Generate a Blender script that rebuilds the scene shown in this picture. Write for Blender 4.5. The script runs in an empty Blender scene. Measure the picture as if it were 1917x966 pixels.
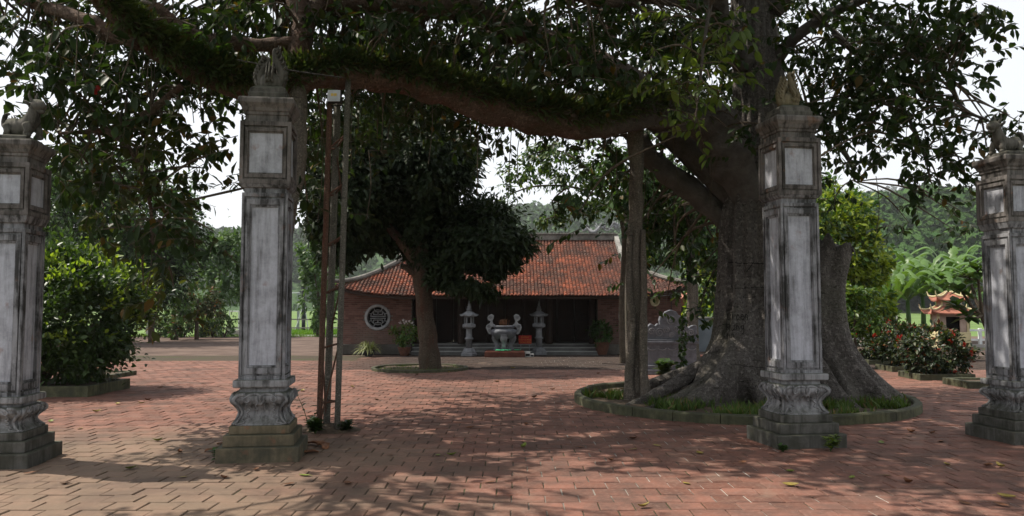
import bpy, bmesh, math, random
import numpy as np
from mathutils import Vector, Matrix, Euler, noise as mnoise

R = math.radians
random.seed(11)
rng = np.random.default_rng(11)
sc = bpy.context.scene
COL = sc.collection

# ------------------------------------------------------------------ camera
CAM_H, F_PX, PITCH = 1.7, 1500.0, R(3.5)
cam_d = bpy.data.cameras.new('camera')
cam_d.sensor_width = 36.0
cam_d.lens = 36.0 * F_PX / 1917.0
cam_d.clip_start, cam_d.clip_end = 0.1, 6000
cam = bpy.data.objects.new('camera', cam_d)
COL.objects.link(cam)
cam.location = (0, 0, CAM_H)
cam.rotation_euler = (R(90) + PITCH, 0, 0)
sc.camera = cam

# ------------------------------------------------------------------ world, sun, exposure
SUN_EL, SUN_AZ = R(57), R(-72)          # azimuth from +Y, clockwise: the sun stands on the left
world = bpy.data.worlds.new('World')
sc.world = world
world.use_nodes = True
wn, wl = world.node_tree.nodes, world.node_tree.links
wn.clear()
w_out = wn.new('ShaderNodeOutputWorld')
w_bg = wn.new('ShaderNodeBackground')
w_sky = wn.new('ShaderNodeTexSky')
w_sky.sky_type = 'NISHITA'
w_sky.sun_disc = False
w_sky.sun_elevation = SUN_EL
w_sky.sun_rotation = SUN_AZ
w_sky.air_density, w_sky.dust_density, w_sky.ozone_density = 1.0, 3.0, 1.0
w_mix = wn.new('ShaderNodeMix'); w_mix.data_type = 'RGBA'
w_mix.inputs[0].default_value = 0.72
w_mix.inputs[7].default_value = (9.6, 9.8, 10.1, 1)      # thin bright cloud over the whole sky
wl.new(w_sky.outputs[0], w_mix.inputs[6])
wl.new(w_mix.outputs[2], w_bg.inputs[0])
w_bg.inputs[1].default_value = 0.095
wl.new(w_bg.outputs[0], w_out.inputs[0])

sun_d = bpy.data.lights.new('sun', 'SUN')
sun_d.energy, sun_d.angle, sun_d.color = 5.0, R(0.55), (1.0, 0.93, 0.82)
sun = bpy.data.objects.new('sun', sun_d)
COL.objects.link(sun)
sdir = Vector((math.sin(SUN_AZ) * math.cos(SUN_EL), math.cos(SUN_AZ) * math.cos(SUN_EL), math.sin(SUN_EL)))
sun.rotation_euler = (-sdir).to_track_quat('-Z', 'Y').to_euler()
sun.location = sdir * 60

sc.view_settings.view_transform = 'Standard'
sc.view_settings.look = 'None'
sc.view_settings.exposure = 0.46
sc.view_settings.gamma = 1.0
sc.render.engine = 'CYCLES'
cy = sc.cycles
cy.use_denoising = True
cy.max_bounces, cy.diffuse_bounces, cy.glossy_bounces = 6, 3, 2
cy.transmission_bounces, cy.transparent_max_bounces, cy.volume_bounces = 3, 4, 0
cy.caustics_reflective = cy.caustics_refractive = False

# ------------------------------------------------------------------ helpers
def at(px, py, Y):
    """point of the photograph (px, py) at ground distance Y"""
    dx, dy = (px - 958.5) / F_PX, (483.0 - py) / F_PX
    v = Vector((dx, math.cos(PITCH) - dy * math.sin(PITCH), math.sin(PITCH) + dy * math.cos(PITCH)))
    return Vector((v.x * Y / v.y, Y, CAM_H + v.z * Y / v.y))

def gnd(px, py):
    dx, dy = (px - 958.5) / F_PX, (483.0 - py) / F_PX
    v = Vector((dx, math.cos(PITCH) - dy * math.sin(PITCH), math.sin(PITCH) + dy * math.cos(PITCH)))
    t = -CAM_H / v.z
    return Vector((v.x * t, v.y * t, 0))

def tag(o, label=None, cat=None, group=None, kind=None):
    if label: o['label'] = label
    if cat: o['category'] = cat
    if group: o['group'] = group
    if kind: o['kind'] = kind
    return o

def empty(name, loc, rz=0.0):
    o = bpy.data.objects.new(name, None)
    o.empty_display_size = 0.2
    COL.objects.link(o)
    o.location = loc
    o.rotation_euler = (0, 0, rz)
    return o

def link_mesh(name, me, mats, parent=None, smooth=False):
    for m in (mats if isinstance(mats, (list, tuple)) else [mats]):
        if m is not None: me.materials.append(m)
    if smooth and len(me.polygons):
        me.polygons.foreach_set('use_smooth', [True] * len(me.polygons))
    o = bpy.data.objects.new(name, me)
    COL.objects.link(o)
    if parent is not None: o.parent = parent
    return o

def copy_tree(o, parent=None):
    c = o.copy()
    COL.objects.link(c)
    c.parent = parent
    for ch in list(o.children): copy_tree(ch, c)
    return c

class MB:
    def __init__(s): s.v, s.f = [], []
    def add(s, vs, fs):
        b = len(s.v)
        s.v += [tuple(p) for p in vs]
        s.f += [tuple(b + i for i in f) for f in fs]
    def box(s, c, d, rz=0.0, top=1.0, M=None):
        hx, hy, hz = d[0] / 2, d[1] / 2, d[2] / 2
        vs = []
        for z, k in ((-hz, 1.0), (hz, top)):
            for x, y in ((-hx, -hy), (hx, -hy), (hx, hy), (-hx, hy)):
                vs.append(Vector((x * k, y * k, z)))
        m = M if M is not None else Matrix.Rotation(rz, 4, 'Z')
        c = Vector(c)
        s.add([m @ v + c for v in vs], [(3, 2, 1, 0), (4, 5, 6, 7), (0, 1, 5, 4), (1, 2, 6, 5), (2, 3, 7, 6), (3, 0, 4, 7)])
    def rings(s, rings, cap0=True, cap1=True):
        n = len(rings[0]); b = len(s.v)
        for r in rings: s.v += [tuple(p) for p in r]
        for i in range(len(rings) - 1):
            for j in range(n):
                a, c = b + i * n + j, b + i * n + (j + 1) % n
                s.f.append((a, c, c + n, a + n))
        if cap0: s.f.append(tuple(b + j for j in reversed(range(n))))
        if cap1: s.f.append(tuple(b + (len(rings) - 1) * n + j for j in range(n)))
    def lathe(s, prof, n=20, c=(0, 0, 0), rot=0.0, cap0=True, cap1=True):
        rs = []
        for r, z in prof:
            rs.append([(c[0] + r * math.cos(rot + 2 * math.pi * j / n), c[1] + r * math.sin(rot + 2 * math.pi * j / n), c[2] + z) for j in range(n)])
        s.rings(rs, cap0, cap1)
    def sq(s, prof, n=1, c=(0, 0, 0), cap0=True, cap1=True):
        """square plan, profile of (half width, z)"""
        rs = []
        for h, z in prof:
            rs.append([(c[0] - h, c[1] - h, c[2] + z), (c[0] + h, c[1] - h, c[2] + z), (c[0] + h, c[1] + h, c[2] + z), (c[0] - h, c[1] + h, c[2] + z)])
        s.rings(rs, cap0, cap1)
    def tube(s, pts, rad, n=8, wob=0.0, seed=0, squash=None):
        pts = [Vector(p) for p in pts]
        if not isinstance(rad, (list, tuple, np.ndarray)): rad = [rad] * len(pts)
        u = None; rs = []
        for i, p in enumerate(pts):
            t = (pts[min(i + 1, len(pts) - 1)] - pts[max(i - 1, 0)])
            if t.length < 1e-9: t = Vector((0, 0, 1))
            t.normalize()
            if u is None:
                u = Vector((0, 0, 1)) if abs(t.z) < 0.9 else Vector((1, 0, 0))
            u = (u - t * u.dot(t)).normalized()
            w = t.cross(u)
            ring = []
            for j in range(n):
                a = 2 * math.pi * j / n
                r = rad[i]
                if wob:
                    r *= 1 + wob * mnoise.noise(Vector((math.cos(a) * 1.3 + seed * 7.1, math.sin(a) * 1.3, i * 0.37)))
                k = squash if squash else 1.0
                ring.append(p + u * (math.cos(a) * r) + w * (math.sin(a) * r * k))
            rs.append(ring)
        s.rings(rs)
    def prism(s, outline, y0, y1, M=None, off=(0, 0, 0)):
        """outline of (x, z) extruded along y"""
        n = len(outline); off = Vector(off)
        vs = [Vector((x, y0, z)) for x, z in outline] + [Vector((x, y1, z)) for x, z in outline]
        if M is not None: vs = [M @ v for v in vs]
        vs = [v + off for v in vs]
        fs = [tuple(range(n)), tuple(reversed(range(n, 2 * n)))]
        fs += [(i + n, (i + 1) % n + n, (i + 1) % n, i) for i in range(n)]
        s.add(vs, fs)
    def build(s, name, m, parent=None, smooth=False, bevel=0.0, auto=None):
        me = bpy.data.meshes.new(name)
        me.from_pydata(s.v, [], s.f)
        me.update()
        o = link_mesh(name, me, m, parent, smooth)
        if auto is not None:
            bm = bmesh.new(); bm.from_mesh(me)
            for e in bm.edges:
                if len(e.link_faces) == 2 and e.calc_face_angle(0) > auto: e.smooth = False
            for f in bm.faces: f.smooth = True
            bm.to_mesh(me); bm.free()
        if bevel:
            md = o.modifiers.new('bevel', 'BEVEL')
            md.width, md.segments, md.limit_method, md.angle_limit = bevel, 2, 'ANGLE', R(35)
            md.harden_normals = False
        return o

def smooth_path(pts, rad, sub=5):
    """Catmull-Rom through 3-d points with radii"""
    P = [Vector(p) for p in pts]; out, ro = [], []
    n = len(P)
    for i in range(n - 1):
        p0, p1, p2, p3 = P[max(i - 1, 0)], P[i], P[i + 1], P[min(i + 2, n - 1)]
        for k in range(sub):
            t = k / sub
            q = 0.5 * ((2 * p1) + (p2 - p0) * t + (2 * p0 - 5 * p1 + 4 * p2 - p3) * t * t + (3 * p1 - p0 - 3 * p2 + p3) * t ** 3)
            out.append(q); ro.append(rad[i] * (1 - t) + rad[i + 1] * t)
    out.append(P[-1]); ro.append(rad[-1])
    return out, ro

# ------------------------------------------------------------------ leaves in numpy
T_LEAF = (np.array([(0, 0, 0), (-.20, .25, .05), (.20, .25, .05), (-.25, .58, .05), (.25, .58, .05), (0, .45, -.03), (0, 1, -.10)]),
          [(0, 2, 5), (2, 4, 5), (4, 6, 5), (0, 5, 1), (1, 5, 3), (3, 5, 6)])
T_NARROW = (np.array([(0, 0, 0), (-.12, .4, .03), (.12, .4, .03), (0, .42, -.02), (0, 1, -.12)]), [(0, 2, 3), (2, 4, 3), (0, 3, 1), (1, 3, 4)])
T_DIAM = (np.array([(0, 0, 0), (-.26, .45, .06), (.26, .45, .06), (0, 1, -.06)]), [(0, 2, 3), (0, 3, 1)])
T_BLADE = (np.array([(-.03, 0, 0), (.03, 0, 0), (.028, .5, .06), (-.028, .5, .06), (0, 1, -.10)]), [(0, 1, 2, 3), (3, 2, 4)])

def unit(a): return a / np.maximum(np.linalg.norm(a, axis=1, keepdims=True), 1e-9)

def leaf_mesh(name, pos, dirv, up, size, tmpl, mats, parent=None, smooth=False, mat_idx=None):
    tv, tf = tmpl
    pos = np.asarray(pos, float); y = unit(np.asarray(dirv, float)); up = np.asarray(up, float)
    x = unit(np.cross(y, up) + 1e-6); z = np.cross(x, y)
    size = np.asarray(size, float)[:, None, None]
    V = pos[:, None, :] + size * (tv[None, :, 0:1] * x[:, None, :] + tv[None, :, 1:2] * y[:, None, :] + tv[None, :, 2:3] * z[:, None, :])
    N, k = V.shape[0], V.shape[1]
    loops1 = np.array([i for f in tf for i in f]); tot1 = np.array([len(f) for f in tf])
    L = (np.arange(N)[:, None] * k + loops1[None, :]).ravel()
    tot = np.tile(tot1, N); start = np.concatenate([[0], np.cumsum(tot)[:-1]])
    me = bpy.data.meshes.new(name)
    me.vertices.add(N * k); me.vertices.foreach_set('co', V.ravel())
    me.loops.add(len(L)); me.loops.foreach_set('vertex_index', L.astype(np.int32))
    me.polygons.add(len(tot)); me.polygons.foreach_set('loop_start', start.astype(np.int32))
    me.polygons.foreach_set('loop_total', tot.astype(np.int32))
    if mat_idx is not None:
        me.polygons.foreach_set('material_index', np.repeat(np.asarray(mat_idx), len(tf)).astype(np.int32))
    me.update(calc_edges=True); me.validate()
    return link_mesh(name, me, mats, parent, smooth)

def crown_points(c, rad, n, clumps, spread=0.34, shell=0.55, flat_bottom=None):
    """points in clumps through an ellipsoid: (pos, outward)"""
    c, rad = np.array(c, float), np.array(rad, float)
    d = unit(rng.normal(size=(clumps, 3)))
    r = (shell + (1 - shell) * rng.random((clumps, 1)) ** 0.6)
    cc = d * r * (0.86 + 0.3 * rng.random((clumps, 1)))
    k = rng.integers(0, clumps, n)
    p = cc[k] + rng.normal(size=(n, 3)) * spread * (0.5 + rng.random((n, 1)) * .5) * (0.6 + 0.6 * rng.random((clumps, 1)))[k]
    if flat_bottom is not None: p[:, 2] = np.where(p[:, 2] < flat_bottom, flat_bottom + 0.12 * rng.random(n), p[:, 2])
    return c + p * rad, unit(p + 1e-6)

def crown(name, c, rad, n, clumps, size, tmpl, mats, parent, droop=0.5, spread=0.3, shell=0.5, flat_bottom=None):
    p, out = crown_points(c, rad, n, clumps, spread, shell, flat_bottom)
    dv = out + rng.normal(size=p.shape) * 0.7 + np.array([0, 0, -droop])
    up = np.array([0, 0, 1.0]) + out * 0.5 + rng.normal(size=p.shape) * 0.45
    s = size * (0.65 + 0.7 * rng.random(n))
    mi = rng.integers(0, len(mats), n) if isinstance(mats, (list, tuple)) else None
    return leaf_mesh(name, p, dv, up, s, tmpl, mats, parent, False, mi)

# ------------------------------------------------------------------ materials
class NT:
    def __init__(s, name):
        s.m = bpy.data.materials.new(name); s.m.use_nodes = True
        s.t = s.m.node_tree; s.n, s.l = s.t.nodes, s.t.links
        s.n.clear(); s.out = s.n.new('ShaderNodeOutputMaterial')
    def node(s, t, **kw):
        x = s.n.new(t)
        for k, v in kw.items(): setattr(x, k, v)
        return x
    def put(s, sock, v):
        if hasattr(v, 'is_output'): s.l.new(v, sock)
        elif isinstance(v, (tuple, list)) and len(v) == 3 and sock.type == 'RGBA': sock.default_value = (*v, 1)
        else: sock.default_value = v
    def pos(s): return s.node('ShaderNodeNewGeometry').outputs['Position']
    def objc(s): return s.node('ShaderNodeTexCoord').outputs['Object']
    def scalev(s, v, k):
        x = s.node('ShaderNodeVectorMath', operation='MULTIPLY'); s.put(x.inputs[0], v); x.inputs[1].default_value = k
        return x.outputs[0]
    def noise(s, v, scale, detail=4.0, rough=0.55, dist=0.0):
        x = s.node('ShaderNodeTexNoise'); s.put(x.inputs['Vector'], v)
        x.inputs['Scale'].default_value = scale; x.inputs['Detail'].default_value = detail
        x.inputs['Roughness'].default_value = rough; x.inputs['Distortion'].default_value = dist
        return x.outputs[0]
    def ramp(s, f, lo, hi):
        x = s.node('ShaderNodeMapRange'); x.clamp = True
        s.put(x.inputs[0], f); x.inputs[1].default_value = lo; x.inputs[2].default_value = hi
        return x.outputs[0]
    def math(s, op, a, b=0.5):
        x = s.node('ShaderNodeMath', operation=op); s.put(x.inputs[0], a); s.put(x.inputs[1], b)
        return x.outputs[0]
    def mix(s, f, a, b, mode='MIX'):
        x = s.node('ShaderNodeMix', data_type='RGBA', blend_type=mode)
        s.put(x.inputs[0], f); s.put(x.inputs[6], a); s.put(x.inputs[7], b)
        return x.outputs[2]
    def sep(s, v):
        x = s.node('ShaderNodeSeparateXYZ'); s.put(x.inputs[0], v); return x.outputs
    def rnd(s):
        """a random number for each piece, loose or joined"""
        a = s.node('ShaderNodeObjectInfo').outputs['Random']; b = s.node('ShaderNodeNewGeometry').outputs['Random Per Island']
        return s.math('FRACT', s.math('ADD', a, b), 0)
    def bump(s, h, strength=0.5, dist=0.01, n=None):
        x = s.node('ShaderNodeBump'); x.inputs['Strength'].default_value = strength; x.inputs['Distance'].default_value = dist
        s.put(x.inputs['Height'], h)
        if n is not None: s.put(x.inputs['Normal'], n)
        return x.outputs[0]
    def surf(s, col, rough=0.85, normal=None, spec=0.25, metal=0.0):
        p = s.node('ShaderNodeBsdfPrincipled')
        s.put(p.inputs['Base Color'], col); s.put(p.inputs['Roughness'], rough)
        s.put(p.inputs['Specular IOR Level'], spec); p.inputs['Metallic'].default_value = metal
        if normal is not None: s.put(p.inputs['Normal'], normal)
        s.l.new(p.outputs[0], s.out.inputs[0]); return s.m

def m_simple(name, col, rough=0.8, var=0.25, scale=6.0, bump=0.3, bd=0.01, metal=0.0, spec=0.25):
    t = NT(name); p = t.pos()
    n1 = t.noise(p, scale, 5); n2 = t.noise(p, scale * 6, 4)
    dark = tuple(c * (1 - var) for c in col); light = tuple(min(1, c * (1 + var)) for c in col)
    c = t.mix(t.ramp(n1, .3, .7), dark, light)
    c = t.mix(t.math('MULTIPLY', t.ramp(n2, .45, .75), var), c, tuple(x * .5 for x in col))
    return t.surf(c, rough, t.bump(n2, bump, bd), spec, metal)

def m_leaf(name, a, b, trans=0.35, rough=0.45, tint=(1.3, 1.35, 0.5), dry=None, dry_amt=0.06, spec=0.35):
    t = NT(name)
    r = t.node('ShaderNodeNewGeometry').outputs['Random Per Island']
    big = t.noise(t.pos(), 0.6, 2)
    c = t.mix(t.math('ADD', t.math('MULTIPLY', r, .65), t.math('MULTIPLY', t.ramp(big, .3, .7), .35)), a, b)
    if dry is not None:
        w = t.node('ShaderNodeTexWhiteNoise', noise_dimensions='1D'); t.put(w.inputs['W'], r)
        c = t.mix(t.math('LESS_THAN', w.outputs[0], dry_amt), c, dry)
    p = t.node('ShaderNodeBsdfPrincipled')
    t.put(p.inputs['Base Color'], c); p.inputs['Roughness'].default_value = rough
    p.inputs['Specular IOR Level'].default_value = spec
    tr = t.node('ShaderNodeBsdfTranslucent'); t.put(tr.inputs[0], t.mix(1.0, c, (*tint,), 'MULTIPLY'))
    mx = t.node('ShaderNodeMixShader'); mx.inputs[0].default_value = trans
    t.l.new(p.outputs[0], mx.inputs[1]); t.l.new(tr.outputs[0], mx.inputs[2]); t.l.new(mx.outputs[0], t.out.inputs[0])
    return t.m

def m_brick():
    t = NT('paver brick'); p = t.pos(); r = t.rnd(); x, y, z = t.sep(p)
    base = t.mix(r, (.145, .066, .047), (.25, .118, .086))
    n1 = t.noise(p, 3.2, 6, .6); n2 = t.noise(p, 26, 5, .6); n3 = t.noise(p, .55, 5, .6); n4 = t.noise(p, 1.3, 6, .65, .4)
    base = t.mix(t.math('MULTIPLY', t.ramp(n1, .38, .66), .7), base, (.088, .060, .050))
    base = t.mix(t.math('MULTIPLY', t.ramp(n2, .48, .72), .5), base, (.28, .175, .14))
    # dust and dry mud trodden in from the left, in front of the gate
    m = t.math('ADD', t.math('MULTIPLY', t.ramp(x, .6, -3.2), 1.0), t.math('MULTIPLY', t.ramp(n3, .35, .7), .55))
    m = t.math('MULTIPLY', t.math('SUBTRACT', m, .35), t.ramp(y, 11.8, 9.6))
    base = t.mix(t.math('MINIMUM', t.math('MAXIMUM', m, 0), .66), base, (.19, .148, .105))
    # older grey mossy bricks before the temple, tree shade put into their dark tone
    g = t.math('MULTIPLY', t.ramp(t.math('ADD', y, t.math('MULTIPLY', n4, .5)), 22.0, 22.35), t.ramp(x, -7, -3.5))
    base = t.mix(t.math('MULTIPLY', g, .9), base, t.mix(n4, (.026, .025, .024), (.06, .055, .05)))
    n5 = t.noise(p, .8, 7, .72, .6)
    base = t.mix(t.math('MULTIPLY', t.ramp(n5, .48, .62), .55), base, (.075, .055, .046))
    base = t.mix(t.math('MULTIPLY', t.ramp(n5, .42, .34), .35), base, (.24, .165, .125))
    # moss in blotches
    base = t.mix(t.math('MULTIPLY', t.ramp(n4, .66, .74), .45), base, (.07, .075, .03))
    h = t.math('ADD', t.math('MULTIPLY', n2, .5), n1)
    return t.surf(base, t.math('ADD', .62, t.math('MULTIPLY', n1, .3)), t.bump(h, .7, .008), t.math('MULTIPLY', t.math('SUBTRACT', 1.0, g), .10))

def m_joint():
    t = NT('joint bed'); p = t.pos(); x, y, z = t.sep(p)
    n = t.noise(p, 1.1, 5, .6); n2 = t.noise(p, 30, 4)
    c = t.mix(n2, (.03, .026, .02), (.09, .07, .05))
    c = t.mix(t.math('MULTIPLY', t.ramp(n, .46, .56), t.ramp(x, -.5, 2.0)), c, (.40, .37, .33))   # lime in the joints on the right
    c = t.mix(t.math('MULTIPLY', t.ramp(n, .5, .4), .5), c, (.05, .06, .025))
    return t.surf(c, .95, t.bump(n2, .6, .01), .1)

def m_plaster(name, base, grime, amt, rust=0.0):
    """old lime wash: vertical black streaks, blotches, algae on the ledges"""
    t = NT(name); p = t.pos()
    st = t.noise(t.scalev(p, (9, 9, .9)), 1.6, 6, .65)
    bl = t.noise(p, 3.4, 7, .68); fine = t.noise(p, 38, 5, .65)
    c = t.mix(t.ramp(fine, .3, .7), tuple(k * .86 for k in base), base)
    g = t.math('ADD', t.math('MULTIPLY', t.ramp(st, .44, .68), .65), t.math('MULTIPLY', t.ramp(bl, .45, .72), .6))
    c = t.mix(t.math('MINIMUM', t.math('MULTIPLY', g, amt), .92), c, grime)
    if rust:
        c = t.mix(t.math('MULTIPLY', t.ramp(t.noise(p, 5.5, 4), .62, .7), rust), c, (.24, .12, .07))
    nz = t.sep(t.node('ShaderNodeNewGeometry').outputs['Normal'])[2]
    c = t.mix(t.math('MULTIPLY', t.ramp(nz, .4, .9), .75), c, t.mix(bl, (.035, .04, .022), (.1, .1, .07)))
    z = t.sep(p)[2]
    c = t.mix(t.math('MULTIPLY', t.math('MULTIPLY', t.ramp(z, .55, .1), t.ramp(bl, .3, .6)), .8), c, (.05, .05, .038))
    return t.surf(c, .9, t.bump(t.math('ADD', bl, t.math('MULTIPLY', fine, .5)), .45, .012), .15)

def m_bark(name, a, b, scale=3.0, vert=.25, moss=0.0, red=0.0, bump=.8, grey_x=None):
    t = NT(name); p = t.pos()
    s1 = t.noise(t.scalev(p, (1, 1, vert)), scale, 6, .65, .3); s2 = t.noise(p, scale * 7, 5, .6); s3 = t.noise(p, .9, 4)
    c = t.mix(t.ramp(s1, .32, .68), a, b)
    c = t.mix(t.math('MULTIPLY', t.ramp(s2, .52, .66), .6), c, tuple(min(1, k * 1.8) for k in b))
    s4 = t.noise(t.scalev(p, (1, 1, .5)), scale * 16, 4, .7)
    c = t.mix(t.math('MULTIPLY', t.ramp(s4, .46, .36), .75), c, tuple(k * .3 for k in a))
    wr = t.noise(t.scalev(p, (1.2, 1.2, 5.5)), scale * 1.1, 5, .6, .8)
    c = t.mix(t.math('MULTIPLY', t.ramp(wr, .40, .33), .6), c, tuple(k * .35 for k in a))
    li = t.noise(p, scale * 1.7, 6, .7)
    c = t.mix(t.math('MULTIPLY', t.ramp(li, .60, .70), .5), c, tuple(min(1, k * 1.9) for k in b))
    if moss: c = t.mix(t.math('MULTIPLY', t.ramp(s3, .5, .66), moss), c, (.05, .06, .025))
    if red: c = t.mix(t.math('MULTIPLY', t.ramp(s1, .5, .3), red), c, (.19, .072, .045))
    if grey_x:                                     # old grey bark close to the trunk, younger brown bark farther out
        c = t.mix(t.ramp(t.math('ADD', t.sep(p)[0], s3), grey_x[0], grey_x[1]), c, t.mix(t.ramp(s1, .32, .68), (.06, .052, .046), (.15, .135, .122)))
    return t.surf(c, .9, t.bump(t.math('ADD', t.math('ADD', s1, t.math('MULTIPLY', wr, .6)), t.math('ADD', t.math('MULTIPLY', s2, .6), t.math('MULTIPLY', s4, .4))), bump, .07), .12)

def m_tile():
    t = NT('roof tile'); r = t.rnd(); p = t.pos(); n = t.noise(p, 1.1, 5, .65); f = t.noise(p, 9, 4)
    w = t.node('ShaderNodeTexWhiteNoise', noise_dimensions='1D'); t.put(w.inputs['W'], r)
    c = t.mix(r, (.11, .034, .019), (.29, .084, .042))
    c = t.mix(t.math('MULTIPLY', t.ramp(w.outputs[0], .55, 1), .6), c, (.06, .035, .026))
    c = t.mix(t.math('MULTIPLY', t.ramp(n, .42, .60), .82), c, (.045, .028, .022))
    xr = t.sep(p)[0]; c = t.mix(t.math('MULTIPLY', t.ramp(t.math('ADD', xr, t.math('MULTIPLY', n, 3)), 3.2, 5.4), .6), c, (.055, .03, .026))  # right end of the roof: shadow put into the tile colour
    c = t.mix(t.math('MULTIPLY', t.ramp(f, .60, .68), .55), c, (.3, .22, .17))
    return t.surf(c, .85, t.bump(f, .4, .02), .2)

def m_wallbrick():
    t = NT('wall brick'); r = t.rnd(); p = t.pos(); n = t.noise(p, 1.6, 5, .6)
    c = t.mix(r, (.115, .058, .048), (.215, .118, .098))
    z = t.sep(p)[2]
    c = t.mix(t.math('MULTIPLY', t.math('MULTIPLY', t.ramp(z, 1.3, .5), t.ramp(n, .3, .6)), .7), c, (.16, .135, .115))
    return t.surf(c, .9, t.bump(t.noise(p, 40, 4), .5, .006), .15)

def m_forest(name, a, b, scale):
    t = NT(name); p = t.pos(); n1 = t.noise(p, scale, 6, .7); n2 = t.noise(p, scale * .12, 3)
    r = t.node('ShaderNodeNewGeometry').outputs['Random Per Island']
    c = t.mix(t.math('ADD', t.math('MULTIPLY', t.ramp(n1, .35, .7), .5), t.math('MULTIPLY', r, .5)), a, b)
    c = t.mix(t.math('MULTIPLY', t.ramp(n2, .4, .65), .4), c, tuple(k * .6 for k in a))
    return t.surf(c, .9, t.bump(n1, 1.0, 1.2 / scale), .1)

M = {}
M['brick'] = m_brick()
M['joint'] = m_joint()
M['plaster'] = m_plaster('weathered plaster', (.30, .30, .315), (.030, .029, .027), 1.5, .25)
M['panel'] = m_plaster('whitewashed panel', (.50, .51, .56), (.10, .098, .10), .85, .4)
M['plaster_dark'] = m_plaster('grimy plaster', (.20, .18, .17), (.032, .03, .026), 1.35, .45)
M['step'] = m_plaster('mossy step', (.135, .13, .118), (.032, .032, .026), 1.25)
M['carved'] = m_plaster('carved plaster', (.31, .31, .315), (.045, .044, .042), 1.2)
M['statue'] = m_plaster('statue cement', (.15, .138, .122), (.025, .024, .021), 1.1)
M['mossbed'] = m_plaster('mossy kerb', (.15, .15, .085), (.05, .058, .022), 1.15)
M['bark'] = m_bark('banyan bark', (.06, .052, .046), (.155, .14, .127), 2.6, .22, .25, 0, 1.0)
M['bark_limb'] = m_bark('limb bark', (.07, .048, .037), (.15, .105, .082), 3.0, 1.0, .3, .4, .9, (1.6, 3.2))
M['bark_mid'] = m_bark('rough bark', (.04, .031, .024), (.12, .094, .07), 5.0, .2, .15, .35)
M['bark_thin'] = m_bark('twig bark', (.05, .04, .03), (.12, .095, .07), 8.0, 1, 0, 0, .3)
M['root'] = m_bark('aerial root bark', (.09, .076, .062), (.19, .165, .135), 5.0, .12, .2)
M['leaf_dark'] = m_leaf('banyan leaf', (.012, .025, .009), (.036, .064, .018), .30, .45, dry=(.10, .065, .015), dry_amt=.02, spec=.16)
M['leaf_olive'] = m_leaf('olive leaf', (.024, .034, .009), (.062, .072, .017), .40, .48, dry=(.10, .06, .016), dry_amt=.06, spec=.16)
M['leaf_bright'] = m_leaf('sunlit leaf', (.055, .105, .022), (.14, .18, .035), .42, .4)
M['leaf_mango'] = m_leaf('mango leaf', (.010, .020, .008), (.028, .044, .015), .2, .5, spec=.14)
M['leaf_shrub'] = m_leaf('shrub leaf', (.018, .04, .011), (.055, .10, .02), .35, .4)
M['leaf_shrub_tip'] = m_leaf('sunlit shrub leaf', (.13, .21, .03), (.24, .31, .045), .45, .4)
M['leaf_yellow'] = m_leaf('yellow green leaf', (.13, .19, .02), (.26, .31, .035), .42, .45)
M['leaf_green'] = m_leaf('green leaf', (.03, .075, .018), (.075, .145, .03), .35, .45)
M['leaf_far'] = m_leaf('far leaf', (.04, .085, .035), (.10, .165, .06), .35, .55)
M['leaf_bush'] = m_leaf('bush leaf', (.03, .045, .018), (.075, .09, .03), .3, .5, dry=(.16, .07, .02), dry_amt=.1)
M['leaf_ixora'] = m_leaf('ixora leaf', (.010, .022, .009), (.028, .045, .015), .25, .4, dry=(.1, .03, .02), dry_amt=.06)
M['fern'] = m_leaf('fern leaf', (.028, .048, .014), (.095, .125, .04), .3, .5, dry=(.10, .075, .03), dry_amt=.1)
M['banana'] = m_leaf('banana leaf', (.045, .11, .022), (.115, .20, .045), .32, .42)
M['grass'] = m_leaf('grass blade', (.035, .075, .014), (.10, .15, .03), .3, .6, dry=(.16, .12, .05), dry_amt=.12)
M['lawn'] = m_leaf('lawn blade', (.07, .16, .02), (.14, .25, .03), .35, .6)
M['petal_red'] = m_leaf('red petal', (.22, .016, .010), (.38, .05, .02), .3, .6, tint=(1.2, .5, .4))
M['petal_white'] = m_leaf('pale petal', (.6, .45, .48), (.75, .7, .7), .3, .6, tint=(1, 1, 1))
M['leaf_fall_y'] = m_simple('yellow fallen leaf', (.24, .18, .045), .6, .3, 20, .2)
M['leaf_fall_b'] = m_simple('brown fallen leaf', (.13, .055, .025), .7, .4, 20, .3)
M['leaf_fall_g'] = m_simple('green fallen leaf', (.14, .17, .03), .6, .3, 20, .2)
M['soil'] = m_simple('soil', (.085, .062, .042), .95, .4, 4, .9, .03)
M['earth'] = m_simple('dry earth', (.115, .084, .070), .95, .35, .7, .6, .03, spec=.05)
M['tile'] = m_tile()
M['wallbrick'] = m_wallbrick()
M['mortar'] = m_simple('mortar', (.2, .18, .155), .95, .3, 5)
M['plinth'] = m_simple('plinth stone', (.10, .092, .08), .9, .5, 1.6, .8, .03)
M['stair'] = m_simple('stair stone', (.27, .265, .25), .85, .3, 2.5, .4)
M['stair_riser'] = m_simple('stair riser', (.13, .13, .125), .9, .3, 2.5, .4)
M['stair_tread'] = m_simple('stair tread', (.40, .40, .385), .8, .2, 2.5, .3)
M['stone'] = m_simple('grey stone', (.20, .205, .215), .8, .35, 5, .6, .012)
M['stone_dark'] = m_simple('dark carved stone', (.12, .125, .14), .75, .35, 6, .6, .012)
M['stone_light'] = m_simple('light carved stone', (.30, .305, .315), .8, .3, 6, .5, .012)
M['wood'] = m_simple('dark lacquered wood', (.030, .016, .011), .55, .3, 4, .2)
M['wood_old'] = m_simple('grey old timber', (.17, .155, .135), .85, .35, 6, .6)
M['ridge'] = m_simple('ridge plaster', (.15, .14, .125), .9, .5, 3, .8, .02)
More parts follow.
